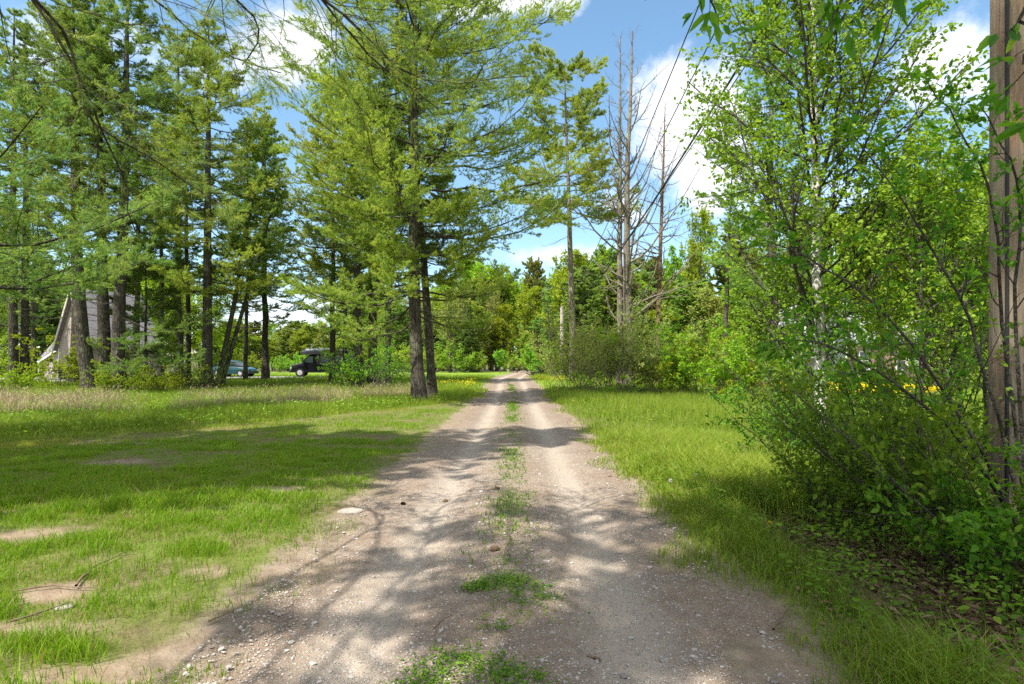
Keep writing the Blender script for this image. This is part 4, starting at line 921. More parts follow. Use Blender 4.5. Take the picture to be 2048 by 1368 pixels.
put_dead('lichen spotted dead tree with big upswept limbs, right one of the close pair', 1258, 37.5, seed=62, H=23.5, r0=0.31, low=4.0, spread=7.0, n1=46, bend=0.05, up=0.55, ang=60, limbs=((4.6, 5.0, 4.8, 0.6, 0.11), (5.4, 4.2, 1.6, -1, 0.09), (8.2, 4.6, 6.2, -0.5, 0.09), (10.4, 3.4, 6.0, 0.8, 0.08), (12.0, 2.6, 5.5, -0.6, 0.07), (11.2, -2.6, 4.6, 0.4, 0.06), (13.5, 2.2, 5.0, 0.5, 0.06), (9.2, 3.6, 7.2, 0.9, 0.07), (14.5, -1.8, 4.0, 0.3, 0.05), (6.5, -2.2, 2.4, 0.6, 0.06)), curve=((0, 6, 14, 24), (0, -0.1, -0.1, 0.25)))
put_dead('shorter reddish dead tree with drooping twigs right of the close pair', 1312, 39, 'bark_red', seed=63, H=19.5, r0=0.19, low=5, spread=4.8, n1=60, bend=0.04, up=0.1, lean=(0.6, 0), n3=4)
put_dead('crooked dark dead tree with broken limbs near the birch', 1446, 37, seed=64, H=14.5, r0=0.18, low=5, spread=3.6, n1=20, bend=0.25, up=0.4, lean=(0.8, 0), bark='bark')
put_dead('leaning dark snag at the bend where the road meets the brush', 1108, 58, seed=65, H=8.0, r0=0.16, low=3, spread=3.4, n1=12, bend=0.3, up=0.1, lean=(-0.8, 0), bark='bark')

# ================================================================== BIRCH
def build_birch():
    d = 9.6; W, L = broad_geo(seed=71, H=12.5, r0=0.095, low=1.3, spread=1.9, tm=1, pk=0.5, base=0.6, leaf=0.068, nleaf=8, n1=84, n2=10, n3=6, width=0.8, near=True, up1=0.55, ang1=58, twig=0.42, sides=14, k_=4, drp=0.55, wigt=0.16, lean=(-0.15, 0))
    t = thing('birch_tree', 'white barked birch with fluttering bright green leaves beside the road verge', 'tree', G(1644, d))
    obj('trunk', W, [M['bark_birch'], M['bark_shrub']], t, smooth=True); obj('crown', L, M['birch'], t)
build_birch()
for i_, (x_, y_, h_, lab_) in enumerate([(5.9, 8.2, 4.4, 'slender leafy sapling between the birch and the pole'), (7.6, 9.6, 4.8, 'leafy sapling filling the view right of the birch'), (9.6, 11.5, 5.2, 'spreading sapling behind the pole')]):
    put_broad(lab_, 0, 0, 'birch', 'bark_shrub', loc=(x_, y_), name='sapling', seed=171+i_, H=h_, r0=0.035, low=1.3, spread=1.7, leaf=0.070, nleaf=7, n1=24, n2=9, n3=4, near=True, width=0.62, multi=2, up1=0.7, pk=0.6, base=0.5, drp=0.25)

# ================================================================== BACKGROUND TREES
protos = {}
def proto(kind):
    if kind in protos: return protos[kind]
    if kind.startswith('pine'):
        i = int(kind[4:]); W, L = pine_geo(seed=100+i, H=20, r0=0.28, elmax=22, prof=((0, 0.25, 0.6, 0.85, 1), (0.75, 1, 0.85, 0.6, 0.3)), low=(3.5, 6, 1.5)[i % 3], spread=(4.2, 4.6, 3.6)[i % 3], dens=0.75, needle=(0.21, 0.034), k=8, dead_n=1.5, step=0.75, top=0.7, sec=10)
        r = (obj('trunk', W, M['bark_far'], smooth=True), obj('crown', L, M['pine_far']))
    elif kind.startswith('spruce'):
        W, L = pine_geo(seed=120, H=16, r0=0.2, low=0.8, spread=3.0, dens=0.8, needle=(0.17, 0.030), k=8, dead_n=0, step=0.5, top=0.9, asc=-12, prof=((0, 0.1, 1), (1, 0.95, 0.05)), sec=9)
        r = (obj('trunk', W, M['bark_far'], smooth=True), obj('crown', L, M['pine_dark']))
    elif kind.startswith('leafy'):
        i = int(kind[5:]); W, L = broad_geo(seed=130+i, H=15, r0=0.2, low=(3.0, 2.0, 4.0)[i % 3], spread=(3.4, 2.8, 3.2)[i % 3], leaf=0.27, nleaf=5, n1=32, n2=10, n3=5, sides=6, up1=0.6, twig=0.5)
        r = (obj('trunk', W, M['bark_far'], smooth=True), obj('crown', L, M['leaf' if i % 3 else 'leaf_lime']))
    elif kind == 'bud':
        W, L = broad_geo(seed=141, H=16, r0=0.2, low=4, spread=3.0, leaf=0.18, nleaf=3, n1=34, n2=11, n3=6, sides=6, up1=0.8)
        r = (obj('trunk', W, M['bark_far'], smooth=True), obj('crown', L, M['leaf_bud']))
    elif kind == 'bush':
        W, L = shrub_geo(seed=151, h=3.2, rad=1.6, stems=16, r0=0.02, leaf=0.17, nleaf=6, n2=10, n3=5, spread_ang=38)
        r = (obj('stems', W, M['bark_far'], smooth=True), obj('leaves', L, M['leaf']))
    elif kind == 'lime_bush':
        W, L = shrub_geo(seed=152, h=2.4, rad=1.8, stems=18, r0=0.014, leaf=0.12, nleaf=6, n2=10, n3=5, spread_ang=45)
        r = (obj('stems', W, M['bark_far'], smooth=True), obj('leaves', L, M['leaf_lime']))
    protos[kind] = r
    r[0]['_used'] = 0
    return r
def place(kind, name, label, px, d, h, base_h, wide=1.0, group=None, cat='tree', seedrot=None, x=None):
    tr, cr = proto(kind); loc = G(px, d) if x is None else (x, d, float(tz(x, d)))
    s = h/base_h; rng = np.random.default_rng(int(abs(px*7+d*13+h*5))+3)
    t = thing(name, label, cat, loc, rng.random()*6.28, group); t.scale = (s*wide, s*wide*rng.uniform(0.9, 1.1), s)
    for o in (tr, cr):
        if not protos.get(kind+'used'+o.name): c = o; protos[kind+'used'+o.name] = True
        else: c = o.copy(); COL.objects.link(c)
        c.parent = t
    return t
BH = {'pine0': 20, 'pine1': 20, 'pine2': 20, 'spruce': 16, 'leafy0': 15, 'leafy1': 15, 'leafy2': 15, 'bud': 16, 'bush': 3.2, 'lime_bush': 2.4}
NM = {'pine': 'pine_tree', 'spruce': 'spruce_tree', 'leafy': 'leafy_tree', 'bud': 'budding_tree', 'bush': 'bush', 'lime': 'bush'}
def nm(k):
    for a in NM:
        if k.startswith(a): return NM[a]
def top_h(py, d): return EYE+(HZ-py)/F*d-0.3
# individually described background trees: (kind, px, distance, top row, width factor, label)
for k, px, d, py, wd, lab in [
    ('pine0', 1068, 118, 520, 1.0, 'rounded dark pine crowning the wood above the road bend'),
    ('bud', 985, 112, 572, 1.1, 'pale yellowish budding tree left of the rounded dark pine'),
    ('leafy0', 1115, 108, 548, 0.9, 'lime green tree just behind the distant grey pole'),
    ('pine1', 1010, 135, 552, 0.9, 'pointed pine rising behind the pale budding tree'),
    ('pine2', 1165, 98, 524, 1.0, 'mid green pine right of the rounded dark pine'),
    ('pine0', 1215, 84, 500, 1.0, 'pine with feathery top left of the dead pair'),
    ('pine1', 1290, 80, 520, 1.0, 'pine filling the gap behind the dead trees'),
    ('leafy1', 1345, 66, 505, 0.9, 'fresh green tree right behind the reddish dead tree'),
    ('leafy0', 1400, 60, 430, 0.75, 'slender yellow-green tree rising left of the crooked dead tree'),
    ('pine2', 1470, 62, 470, 1.0, 'soft pine behind the crooked dead tree'),
    ('spruce', 938, 96, 610, 1.0, 'dark spruce at the left side of the road bend'),
    ('leafy2', 1000, 84, 700, 1.2, 'small bright tree at the edge of the wood left of the bend'),
    ('leafy1', 1055, 96, 665, 1.0, 'dark leafy tree standing over the road where it bends'),
    ('spruce', 1075, 66, 655, 0.8, 'small dark conifer shading the right edge of the bend'),
    ('bud', 900, 90, 590, 1.1, 'grey twiggy half bare tree right of the leaning slim pine'),
    ('leafy0', 1760, 40, 395, 1.0, 'bright green tree behind the birch on its right'),
    ('leafy1', 1880, 36, 350, 1.0, 'leafy tree left of the roadside pole, behind the shrubs'),
    ('leafy0', 1990, 32, 330, 1.0, 'lime tree directly behind the roadside pole'),
    ('leafy2', 1500, 47, 560, 1.1, 'low spreading tree at the left foot of the big pine behind the birch'),
    ('leafy0', 5, 62, 400, 1.0, 'bright broadleaf tree seen behind the leftmost trunks'),
    ('leafy1', -60, 44, 420, 1.0, 'broadleaf tree at the far left edge'),
    ('spruce', 90, 62, 520, 1.2, 'dark spruce behind the roof of the tan house'),
    ('leafy1', 250, 66, 560, 1.1, 'green tree rising behind the ridge of the tan house')]:
    h = top_h(py, d); place(k, nm(k), lab, px, d, h, BH[k], wd*min(1.6, max(0.75, BH[k]/h*0.9)))
# the far wood: many alike trees
rng = np.random.default_rng(9)
far = []
# behind the lawn at left (low horizon line), x pixel, distance, top row
for px in range(400, 900, 17): far.append((px+rng.integers(-8, 9), rng.uniform(106, 122), rng.uniform(645, 685) if px < 700 else rng.uniform(600, 650)))
for px in range(420, 900, 30): far.append((px+rng.integers(-9, 9), rng.uniform(126, 150), rng.uniform(625, 665) if px < 700 else rng.uniform(575, 610)))
for px in range(-100, 420, 30): far.append((px+rng.integers(-12, 12), rng.uniform(68, 95), rng.uniform(500, 620)))
for px in range(860, 1125, 15): far.append((px+rng.integers(-8, 9), rng.uniform(100, 126), rng.uniform(570, 660)))
for px in range(880, 1320, 19): far.append((px+rng.integers(-8, 9), rng.uniform(128, 160), rng.uniform(530, 590)))
for px in range(1120, 1560, 17): far.append((px+rng.integers(-8, 9), rng.uniform(62, 95), rng.uniform(515, 640)))
for px in range(1300, 1560, 28): far.append((px+rng.integers(-8, 9), rng.uniform(52, 60), rng.uniform(560, 650)))
for px in range(1500, 2200, 30): far.append((px+rng.integers(-8, 9), rng.uniform(62, 90), rng.uniform(440, 560)))
KS = ['pine0', 'leafy0', 'pine2', 'leafy0', 'leafy1', 'leafy2', 'leafy2', 'bud', 'bud', 'leafy1', 'leafy0', 'pine2', 'pine0', 'leafy2', 'spruce']
KD = {'pine_tree': 'green pine', 'spruce_tree': 'dark narrow spruce', 'leafy_tree': 'leafy green tree', 'budding_tree': 'pale budding tree'}
def zone(px, d):
    if px < 420: return 'in the wood behind the tan house' if px < 250 else 'in the wood behind the driveway, right of the tan house'
    if px < 560: return 'in the low tree line across the lawn behind the teal car'
    if px < 720: return 'in the low tree line across the lawn behind the camper van'
    if px < 880: return 'in the wood seen between the pine clump and the roadside pine'
    if px < 1000: return 'in the wood left of the road bend, front rows' if d < 127 else 'in the back rows of the wood left of the road bend'
    if px < 1130: return 'at the end of the road, closing the view' if d < 127 else 'in the back rows of the wood at the end of the road'
    if px < 1320: return 'behind the grey brush and the dead pair' if d < 100 else 'far behind the dead pair'
    if px < 1560: return 'between the dead trees and the birch, behind the bushes'
    return 'behind the farmhouse at the right'
for px, d, py in far:
    k = KS[rng.integers(len(KS))]; h = max(4.0, top_h(py, d)*1.06); n_ = nm(k); z_ = zone(px, d)
    place(k, n_, KD[n_]+' '+z_, float(px), float(d), float(h), BH[k], float(np.clip(BH[k]/h*0.95, 1.1, 1.9)), n_.replace('_', ' ')+'s '+z_)
# understorey at the wood edge
for i, (px, d, h) in enumerate([(870, 92, 3), (905, 90, 4), (950, 92, 3), (1030, 90, 3), (1090, 60, 3.2), (1135, 54, 3), (1190, 58, 4), (1240, 52, 3.5), (1330, 50, 4), (1400, 46, 4), (1470, 44, 4), (1530, 46, 4), (600, 92, 3), (560, 95, 2.6), (640, 90, 3), (500, 94, 3), (450, 90, 3), (700, 70, 4), (800, 66, 3.4), (840, 72, 3), (-40, 40, 3), (760, 60, 4)]):
    z_ = 'low leafy bush '+zone(px, d) if d > 75 else ('leafy bush under the pines at the left' if px < 900 else 'leafy bush in the thicket right of the road, behind the grey brush')
    place('bush', 'bush', z_, px, d, h, 3.2, 1.3, z_.replace('bush', 'bushes', 1), 'bush')
for px, d, h, lab in [(110, 36, 2.6, 'leafy bush against the foot of the tan gable wall'), (1330, 31, 2.7, 'yellow-green bush at the right foot of the twiggy grey brush'), (1395, 30, 3.0, 'bright lime bush mounded above the right meadow'), (1460, 29.5, 2.7, 'lime bush next to the meadow, left of the birch'), (1520, 30, 2.4, 'low lime bush closest to the birch on its left'),
                      (235, 30.2, 1.5, 'low bush at the foot of the double stemmed pine'), (35, 31, 1.6, 'green bush at the foot of the leftmost trunks'), (330, 31, 1.3, 'small bush between the double stemmed and the straight pine')]:
    place('lime_bush', 'bush', lab, px, d, h, 2.4, 1.15, None, 'bush')

# ================================================================== SHRUBS
put_shrub('leafy shrub growing around the feet of the pine clump', 742, 34.5, 'leaf_shrub', seed=201, h=2.6, rad=2.2, stems=22, r0=0.02, leaf=0.13, nleaf=4, spread_ang=38)
put_shrub('small green sapling bush left of the pine clump', 700, 35, 'leaf', seed=202, h=1.6, rad=1.4, stems=12, r0=0.012, leaf=0.11, nleaf=4, spread_ang=34)
for i, (px, d, h, lab) in enumerate([(1150, 34, 3.0, 'grey twiggy brush, leftmost clump beside the road'), (1190, 32, 3.7, 'grey twiggy brush, tall middle clump'), (1228, 31, 3.4, 'grey twiggy brush in front of the dead pair'), (1270, 31.5, 3.4, 'grey twiggy brush, rightmost clump')]):
    put_shrub(lab, px, d, 'leaf_bud', 'bark_grey_brush', seed=210+i, h=h*1.3, rad=3.2, stems=26, r0=0.014, leaf=0.09, nleaf=5, n2=11, n3=5, spread_ang=26, up=0.25, wig=0.1)
put_shrub('brown twiggy scrub under the big pine behind the birch', 1500, 33, 'leaf_bud', 'bark_grey_brush', seed=220, h=2.6, rad=2, stems=30, r0=0.016, leaf=0.06, nleaf=1, spread_ang=30)
put_shrub('tangled bare brush between the pine stems at the left', 345, 33, 'leaf_bud', 'bark_shrub', seed=221, h=1.8, rad=1.8, stems=30, r0=0.014, leaf=0.05, nleaf=1, spread_ang=40)
put_shrub('dark brush at the foot of the straight dark pine', 420, 32.5, 'leaf_shrub', 'bark_shrub', seed=222, h=1.9, rad=1.5, stems=24, r0=0.014, leaf=0.08, nleaf=2, spread_ang=34)

# near shrubs at the right
NS = [(4.25, 6.0, 2.1, 22, (-0.42, -0.05), 'dark stemmed shrub leaning left in front of the pole'), (5.0, 7.2, 2.2, 16, (-0.40, 0.0), 'taller shrub behind the pole spreading to the left'),
      (3.9, 4.6, 1.6, 18, (-0.50, 0.1), 'low leaning shrub over the leaf litter'), (4.5, 8.4, 1.4, 14, (-0.35, 0.0), 'mid distance shrub between the birch and the pole'),
      (5.2, 10.4, 1.2, 14, (-0.2, 0.0), 'shrub at the foot of the birch'), (4.7, 3.6, 1.0, 12, (-0.4, 0.1), 'small bushy shrub at the lower right corner'), (3.5, 3.9, 0.7, 14, (-0.1, 0.0), 'knee high leafy shrub between the grass verge and the pole'), (3.3, 5.4, 0.9, 14, (-0.15, 0.0), 'low leafy shrub on the left side of the leaning stems')]
for i, (x, y, h, st, ln, lab) in enumerate(NS):
    put_shrub(lab, 0, 0, 'leaf_shrub', 'bark_shrub', loc=(x, y), seed=230+i, h=h, rad=1.2, stems=st, r0=0.0105, leaf=0.058, nleaf=4, t_leaf=0.1, lean=ln, n2=10, n3=5, near=True, width=0.62, spread_ang=24, up=0.12, wig=0.17)

def build_arching():
    """tall arching branches with large leaves in front of the pole"""
    rng = np.random.default_rng(301)
    def make(lines, r0, nsub, lf, seed, n3=3, sub=0.5, q=3, w=0.5, dense=1.0):
        rng = np.random.default_rng(seed); W = Geo(); L = Geo(); K = 14; PB = []
        for b in lines:
            b = np.array([np.array(x, float) for x in b]); s = np.linspace(0, len(b)-1, K); i = np.minimum(s.astype(int), len(b)-2); f = s-i
            m = np.gradient(b, axis=0); p = b[i]*(2*f**3-3*f**2+1)[:, None]+m[i]*(f**3-2*f**2+f)[:, None]+b[i+1]*(-2*f**3+3*f**2)[:, None]+m[i+1]*(f**3-f**2)[:, None]; PB.append(p+rng.normal(0, 0.008, p.shape))
        PB = np.array(PB); o = PB[0, 0].copy(); PB = PB-o; R1 = np.tile(np.linspace(r0, r0*0.22, K), (len(PB), 1)); tubes(W, PB, R1, 7)
        P2, R2, _, i2 = grow(rng, PB, R1, nsub, 0.25, 1, 45, lambda t, pl: 0.12+sub*0.4*(1.15-t)*np.minimum(pl, 2.2), 0.5, 0.1, 6, 0, 0.13); tubes(W, P2, R2, 5)
        P3, R3, _, i3 = grow(rng, P2, R2, n3, 0.15, 1, 45, lambda t, pl: 0.05+0.35*pl*(1.1-t), 0.6, 0.1, 4, 0, 0.15); tubes(W, P3, R3, 4)
        for PP in (P3, P2):
            idx = np.repeat(np.arange(len(PP)), q); b, dd = at(PP, idx, rng.uniform(0.3, 1.02, len(idx))); dd = nrm(dd*0.7+rng.normal(0, 0.45, dd.shape))
            leaves(rng, L, b, dd, lf*rng.uniform(0.5, 1.2, len(b)), w, None, near=True, upn=0.6, droop=0.2)
        return o, W, L
    z = lambda x, y: float(tz(x, y))
    lines = [[(4.55, 5.0, z(4.55, 5)), P(1960, 700, 4.6), P(1880, 520, 4.5), P(1790, 380, 4.4), P(1700, 260, 4.4)],
             [(4.55, 5.0, z(4.55, 5)), P(2000, 620, 4.7), P(1985, 400, 4.6), P(1920, 260, 4.5), P(1850, 165, 4.4)],
             [(4.5, 4.95, z(4.5, 5)), P(1900, 800, 4.5), P(1760, 620, 4.4), P(1620, 520, 4.5), P(1500, 470, 4.6)],
             [(4.5, 4.95, z(4.5, 5)), P(1920, 880, 4.3), P(1780, 760, 4.2), P(1640, 690, 4.2), P(1540, 680, 4.4)],
             [(4.55, 5.0, z(4.55, 5)), P(2030, 640, 4.4), P(2040, 420, 4.3), P(2010, 300, 4.2), P(1960, 210, 4.2)]]
    for lab, li, r0, ns, lf, sd_, kw in [('arching shrub with long leafy branches rising in front of the pole', lines, 0.016, 20, 0.068, 11, dict(q=4, n3=5)),]:
        o, W, L = make(li, r0, ns, lf, sd_, **kw); t = thing('arching_shrub', lab, 'shrub', tuple(o)); obj('stems', W, M['bark_shrub'], t, smooth=True); obj('leaves', L, M['leaf_shrub'], t)
    # broadleaf tree beside the viewer: twigs hanging in at the top right, crown shading the right verge
    tx, ty = 2.6, -1.6; z0 = z(tx, ty)
    l2 = [[(tx, ty, z0+3.6), (2.6, 0.4, 4.4), P(1440, -160, 2.7), P(1420, -40, 2.75), P(1432, 40, 2.8)],
          [(tx, ty, z0+3.6), (2.9, 0.5, 4.5), P(1700, -150, 2.7), P(1690, -30, 2.7), P(1660, 60, 2.7)],
          [(tx, ty, z0+3.4), (3.0, 0.4, 4.2), P(1800, -160, 2.5), P(1770, -60, 2.6), P(1740, 15, 2.6)],
          [(tx, ty, z0+3.2), (3.0, 0.6, 3.9), P(2120, -60, 2.5), P(2080, 60, 2.5), P(2040, 130, 2.5)],
          [(tx, ty, z0+3.2), (3.1, 0.6, 3.7), P(2130, 0, 2.5), P(2100, 180, 2.5), P(2060, 290, 2.5)]]
    o, W, L = make(l2, 0.016, 9, 0.105, 12, n3=2, sub=0.20, q=2, w=0.42)
    Wc, Lc = broad_geo(seed=88, H=10.5, r0=0.13, low=4.4, spread=2.6, leaf=0.13, nleaf=3, n1=22, n2=7, n3=4, sides=9)
    t = thing('cherry_tree', 'broadleaf tree beside the viewer with leafy twigs hanging in at the top right', 'tree', (tx, ty, z0))
    for n_, g_, m_, off in (('drooping_branches', W, 'bark_shrub', o), ('hanging_leaves', L, 'leaf_shrub', o)):
        q = obj(n_, g_, M[m_], t, smooth=(n_ == 'drooping_branches')); q.location = (o[0]-tx, o[1]-ty, o[2]-z0)
    obj('trunk', Wc, M['bark'], t, smooth=True); obj('crown', Lc, M['leaf'], t)
    for i, (x, y, h, sp, lo) in enumerate([(3.3, 2.2, 0, 0, 0), (4.8, -4.5, 13, 3.0, 5)]):
        if not h: continue
        put_broad('leafy tree behind the viewer shading the road', 0, 0, 'leaf', 'bark', loc=(x, y), group='trees behind the viewer', seed=90+i, H=h, r0=0.15, low=lo, spread=sp, leaf=0.14, nleaf=3, n1=22, n2=7, n3=4)
build_arching()

# ================================================================== GRASS AND GROUND COVER
def blades(rng, g, x, y, z, h, w, lean=0.35, r=None, two=True, flop=0.0):
    n = len(x); a = rng.random(n)*6.283; ca, sa = np.cos(a), np.sin(a); b = rng.random(n)*6.283
    lx = np.cos(b)*lean*h*rng.random(n); ly = np.sin(b)*lean*h*rng.random(n)
    w = w*rng.uniform(0.6, 1.2, n)*0.5; r = rng.random(n) if r is None else r
    p0 = np.stack([x-ca*w, y-sa*w, z-0.01], 1); p1 = np.stack([x+ca*w, y+sa*w, z-0.01], 1)
    if two:
        m0 = np.stack([x-ca*w*.8+lx*.35, y-sa*w*.8+ly*.35, z+h*.55], 1); m1 = np.stack([x+ca*w*.8+lx*.35, y+sa*w*.8+ly*.35, z+h*.55], 1)
        tp = np.stack([x+lx*(1.3+flop), y+ly*(1.3+flop), z+h*(1-flop*0.4)], 1); V = np.stack([p0, p1, m1, m0, tp], 1).reshape(-1, 3); i = np.arange(n)[:, None]*5
        g.add(V, i+np.array([0, 1, 2, 3]), r); g.f.append((i+np.array([3, 2, 4]))+g.n-len(V)); g.r.append(np.asarray(r, float)); g.m.append(np.zeros(n, np.int32))
    else:
        tp = np.stack([x+lx, y+ly, z+h], 1); V = np.stack([p0, p1, tp], 1).reshape(-1, 3); g.add(V, np.arange(n*3).reshape(-1, 3), r)

def lawn_edge(x): return np.interp(x, [-40, -13, -10.5, -8.4, -7, -5.4, -3.3, -1.8], [7, 10.5, 11.9, 13.6, 15.6, 19.0, 22.5, 27])
def offroad(x, y): return np.abs(x-road_x(y))-road_w(y)+(vnoise(x, y, 1.1, 5)-0.5)*1.25
def frustum(rng, n, y0, y1, margin=1.04, power=2.0):
    """random points on the ground between two distances, a little wider than the view"""
    u = rng.random(n); y = (y0**power+u*(y1**power-y0**power))**(1/power); x = (rng.random(n)*2-1)*(0.9*margin*y+1.0); return x, y

def build_lawn():
    rng = np.random.default_rng(401); g = Geo()
    for y0, y1, n, w, two in ((1.8, 6, 520000, 0.0052, True), (6, 12, 520000, 0.0088, True), (12, 27, 420000, 0.016, False)):
        x, y = frustum(rng, n, y0, y1, 1.05, 1.6 if y1 < 10 else 1.9)
        off = offroad(x, y); ok = (x < road_x(y)) & (off > 0.0) & (y < lawn_edge(x)+0.8)
        patch = vnoise(x+13, y, 0.55, 4); fine = vnoise(x, y+9, 2.6, 3)
        bare = vnoise(x*0.55, y, 1.1, 3)
        dens = np.clip(0.07+1.15*ss(0.0, 1.5, off), 0, 1)*np.clip(0.3+2.4*(patch-0.30), 0.12, 1)*np.clip(0.4+2*(fine-0.28), 0.2, 1)*(1-0.8*ss(0.60, 0.66, bare))
        dens = dens*(1-0.93*bare_f(x, y))
        ok &= rng.random(n) < dens; x, y, off, patch, fine = x[ok], y[ok], off[ok], patch[ok], fine[ok]
        h = (0.040+0.05*ss(0.35, 0.65, fine))*rng.uniform(0.5, 1.3, len(x))*(0.55+0.45*ss(0, 1, off))*np.where(y < 7, 1.15, 0.85)
        h *= np.where(rng.random(len(x)) < 0.03, 2.1, 1)*(0.6+0.8*vnoise(x, y, 3.5, 3))
        r = np.clip(0.30+0.55*rng.random(len(x))+(patch-0.5)*0.6, 0.06, 1); dry = rng.random(len(x)) < 0.09+0.2*ss(0.55, 0.3, fine)+0.25*ss(0.9, 0, off)*ss(0.5, 0.3, patch); r[dry] = rng.random(dry.sum())*0.035
        # pale mown strip along the meadow edge
        st = np.exp(-((y-lawn_edge(x)+1.2)/1.1)**2); r = np.where((st > rng.random(len(x))*1.1), np.where(rng.random(len(x)) < 0.45, 0.02, 0.97), r)
        blades(rng, g, x, y, tz(x, y), h, w, 0.7, r, two)
    tag(obj('lawn_grass', g, M['grass']), 'short bright green mown grass left of the gravel road', None, kind='stuff')
build_lawn()

def build_meadow():
    rng = np.random.default_rng(402); g = Geo(); gl = Geo()
    for y0, y1, n, w, two in ((8, 16, 130000, 0.014, True), (16, 34, 260000, 0.024, False), (34, 62, 170000, 0.045, False)):
        x, y = frustum(rng, n, y0, y1, 1.02, 1.8); ok = (x < road_x(y)) & (y > lawn_edge(x)-0.2) & (offroad(x, y) > 0.05) & (drive_mask(x, y) < 0.1) & (rng.random(n) < np.clip(0.35+2.2*(vnoise(x, y, 0.6, 4)-0.32), 0.25, 1))
        x, y = x[ok], y[ok]; big = vnoise(x, y+50, 0.35, 3); up = ss(0, 2.2, y-lawn_edge(x))
        h = (0.10+0.28*up*rng.uniform(0.4, 1.1, len(x)))*(0.6+0.8*big)*np.where(y > 38, 0.75, 1)*(0.35+0.65*ss(0.1, 1.6, offroad(x, y)))
        blades(rng, g, x, y, tz(x, y), h, w, 0.6, np.clip(0.15+0.7*rng.random(len(x))+(big-0.5)*0.5, 0.08, 1), two, 0.3)
    # broad weeds in the meadow
    x, y = frustum(rng, 26000, 11, 30, 1.0, 1.8); ok = (x < road_x(y)-2) & (y > lawn_edge(x)+0.4) & (vnoise(x+5, y+5, 0.7, 3) > 0.5) & (offroad(x, y) > 0.6); x, y = x[ok], y[ok]
    b = np.stack([x, y, tz(x, y)+rng.uniform(0.05, 0.36, len(x))], 1); leaves(rng, gl, b, rng.normal(size=b.shape)*np.array([1, 1, 0.5]), 0.13*rng.uniform(0.5, 1.1, len(b)), 0.35, None, near=False, upn=0.5)
    tag(obj('meadow_grass', g, M['tall_grass']), 'tall soft meadow grass between the lawn and the pines', None, kind='stuff')
    tag(obj('meadow_weeds', gl, M['leaf']), 'leafy weeds in the tall grass at the left', None, kind='stuff')
    # dry seed heads
    g = Geo(); x, y = frustum(rng, 120000, 17, 31, 1.0, 1.5); ok = (x < -4.5) & (np.abs(y-(lawn_edge(x)+10.5+2.5*vnoise(x, y, 0.3, 2))) < 4.5) & (rng.random(len(x)) < ss(0.36, 0.6, vnoise(x, y, 0.5, 3))*0.55); x, y = x[ok], y[ok]
    blades(rng, g, x, y, tz(x, y), rng.uniform(0.35, 0.75, len(x)), 0.012, 0.5, None, True, 0.3)
    i = rng.random(len(x)) < 0.5; b = np.stack([x[i], y[i], tz(x[i], y[i])+rng.uniform(0.4, 0.7, i.sum())], 1); leaves(rng, g, b, np.array([[0, 0, 1.0]])+rng.normal(0, 0.4, b.shape), 0.10, 0.2, None, near=False, upn=0.0, droop=0)
    tag(obj('dry_grass', g, M['dry_grass']), 'tan dry seed grass in front of the left pines', None, kind='stuff')
build_meadow()

def build_verge():
    rng = np.random.default_rng(403); g = Geo(); gl = Geo()
    for y0, y1, n, w, two in ((1.8, 6, 200000, 0.0065, True), (6, 12, 280000, 0.010, True), (12, 30, 330000, 0.018, False), (30, 62, 120000, 0.045, False)):
        x, y = frustum(rng, n, y0, y1, 1.02, 1.8); off = offroad(x, y); big = vnoise(x+31, y, 0.5, 4)
        deep = ss(2.2, 1.6, x-0.25*y+0.2*0)*1.0
        dd = np.clip(0.18+1.2*ss(0, 0.8, off), 0, 1)*np.clip(0.3+2.4*(big-0.3), 0.2, 1)
        dd = dd*np.where((y < 6.2) & (x > 2.15+0.2*y*0), np.clip(1-1.1*ss(1.9, 2.6, x), 0.04, 1), 1)
        ok = (x > road_x(y)) & (off > 0) & (rng.random(n) < dd); x, y, off, big = x[ok], y[ok], off[ok], big[ok]
        h = (0.07+0.33*ss(0.0, 1.1, off)*rng.uniform(0.3, 1.15, len(x)))*(0.45+1.1*big); h = h*np.where((x > 2.3) & (y < 5.5), 0.6, 1)
        h *= np.where((x > 4.2) & (y > 8) & (y < 40) & (x > 0.42*y), 0.45, 1)
        r = np.clip(0.12+0.72*rng.random(len(x))+(big-0.5)*0.5, 0.08, 1); r[(rng.random(len(x)) < 0.05)] = 0.03
        blades(rng, g, x, y, tz(x, y), h, w, 0.65, r, two, 0.35)
    x, y = frustum(rng, 46000, 3.5, 26, 1.0, 1.5); ok = (x > road_x(y)) & (offroad(x, y) > 0.5) & (vnoise(x+5, y+5, 0.9, 3) > 0.48); x, y = x[ok], y[ok]
    b = np.stack([x, y, tz(x, y)+rng.uniform(0.03, 0.30, len(x))], 1); leaves(rng, gl, b, rng.normal(size=b.shape)*np.array([1, 1, 0.4]), np.where(y < 9, 0.04, 0.09)*rng.uniform(0.5, 1.2, len(b)), 0.45, None, near=False, upn=0.6)
    tag(obj('verge_grass', g, M['tall_grass']), 'tall verge grass and meadow right of the road', None, kind='stuff')
    tag(obj('verge_weeds', gl, M['leaf_shrub']), 'leafy weeds in the right verge', None, kind='stuff')
build_verge()

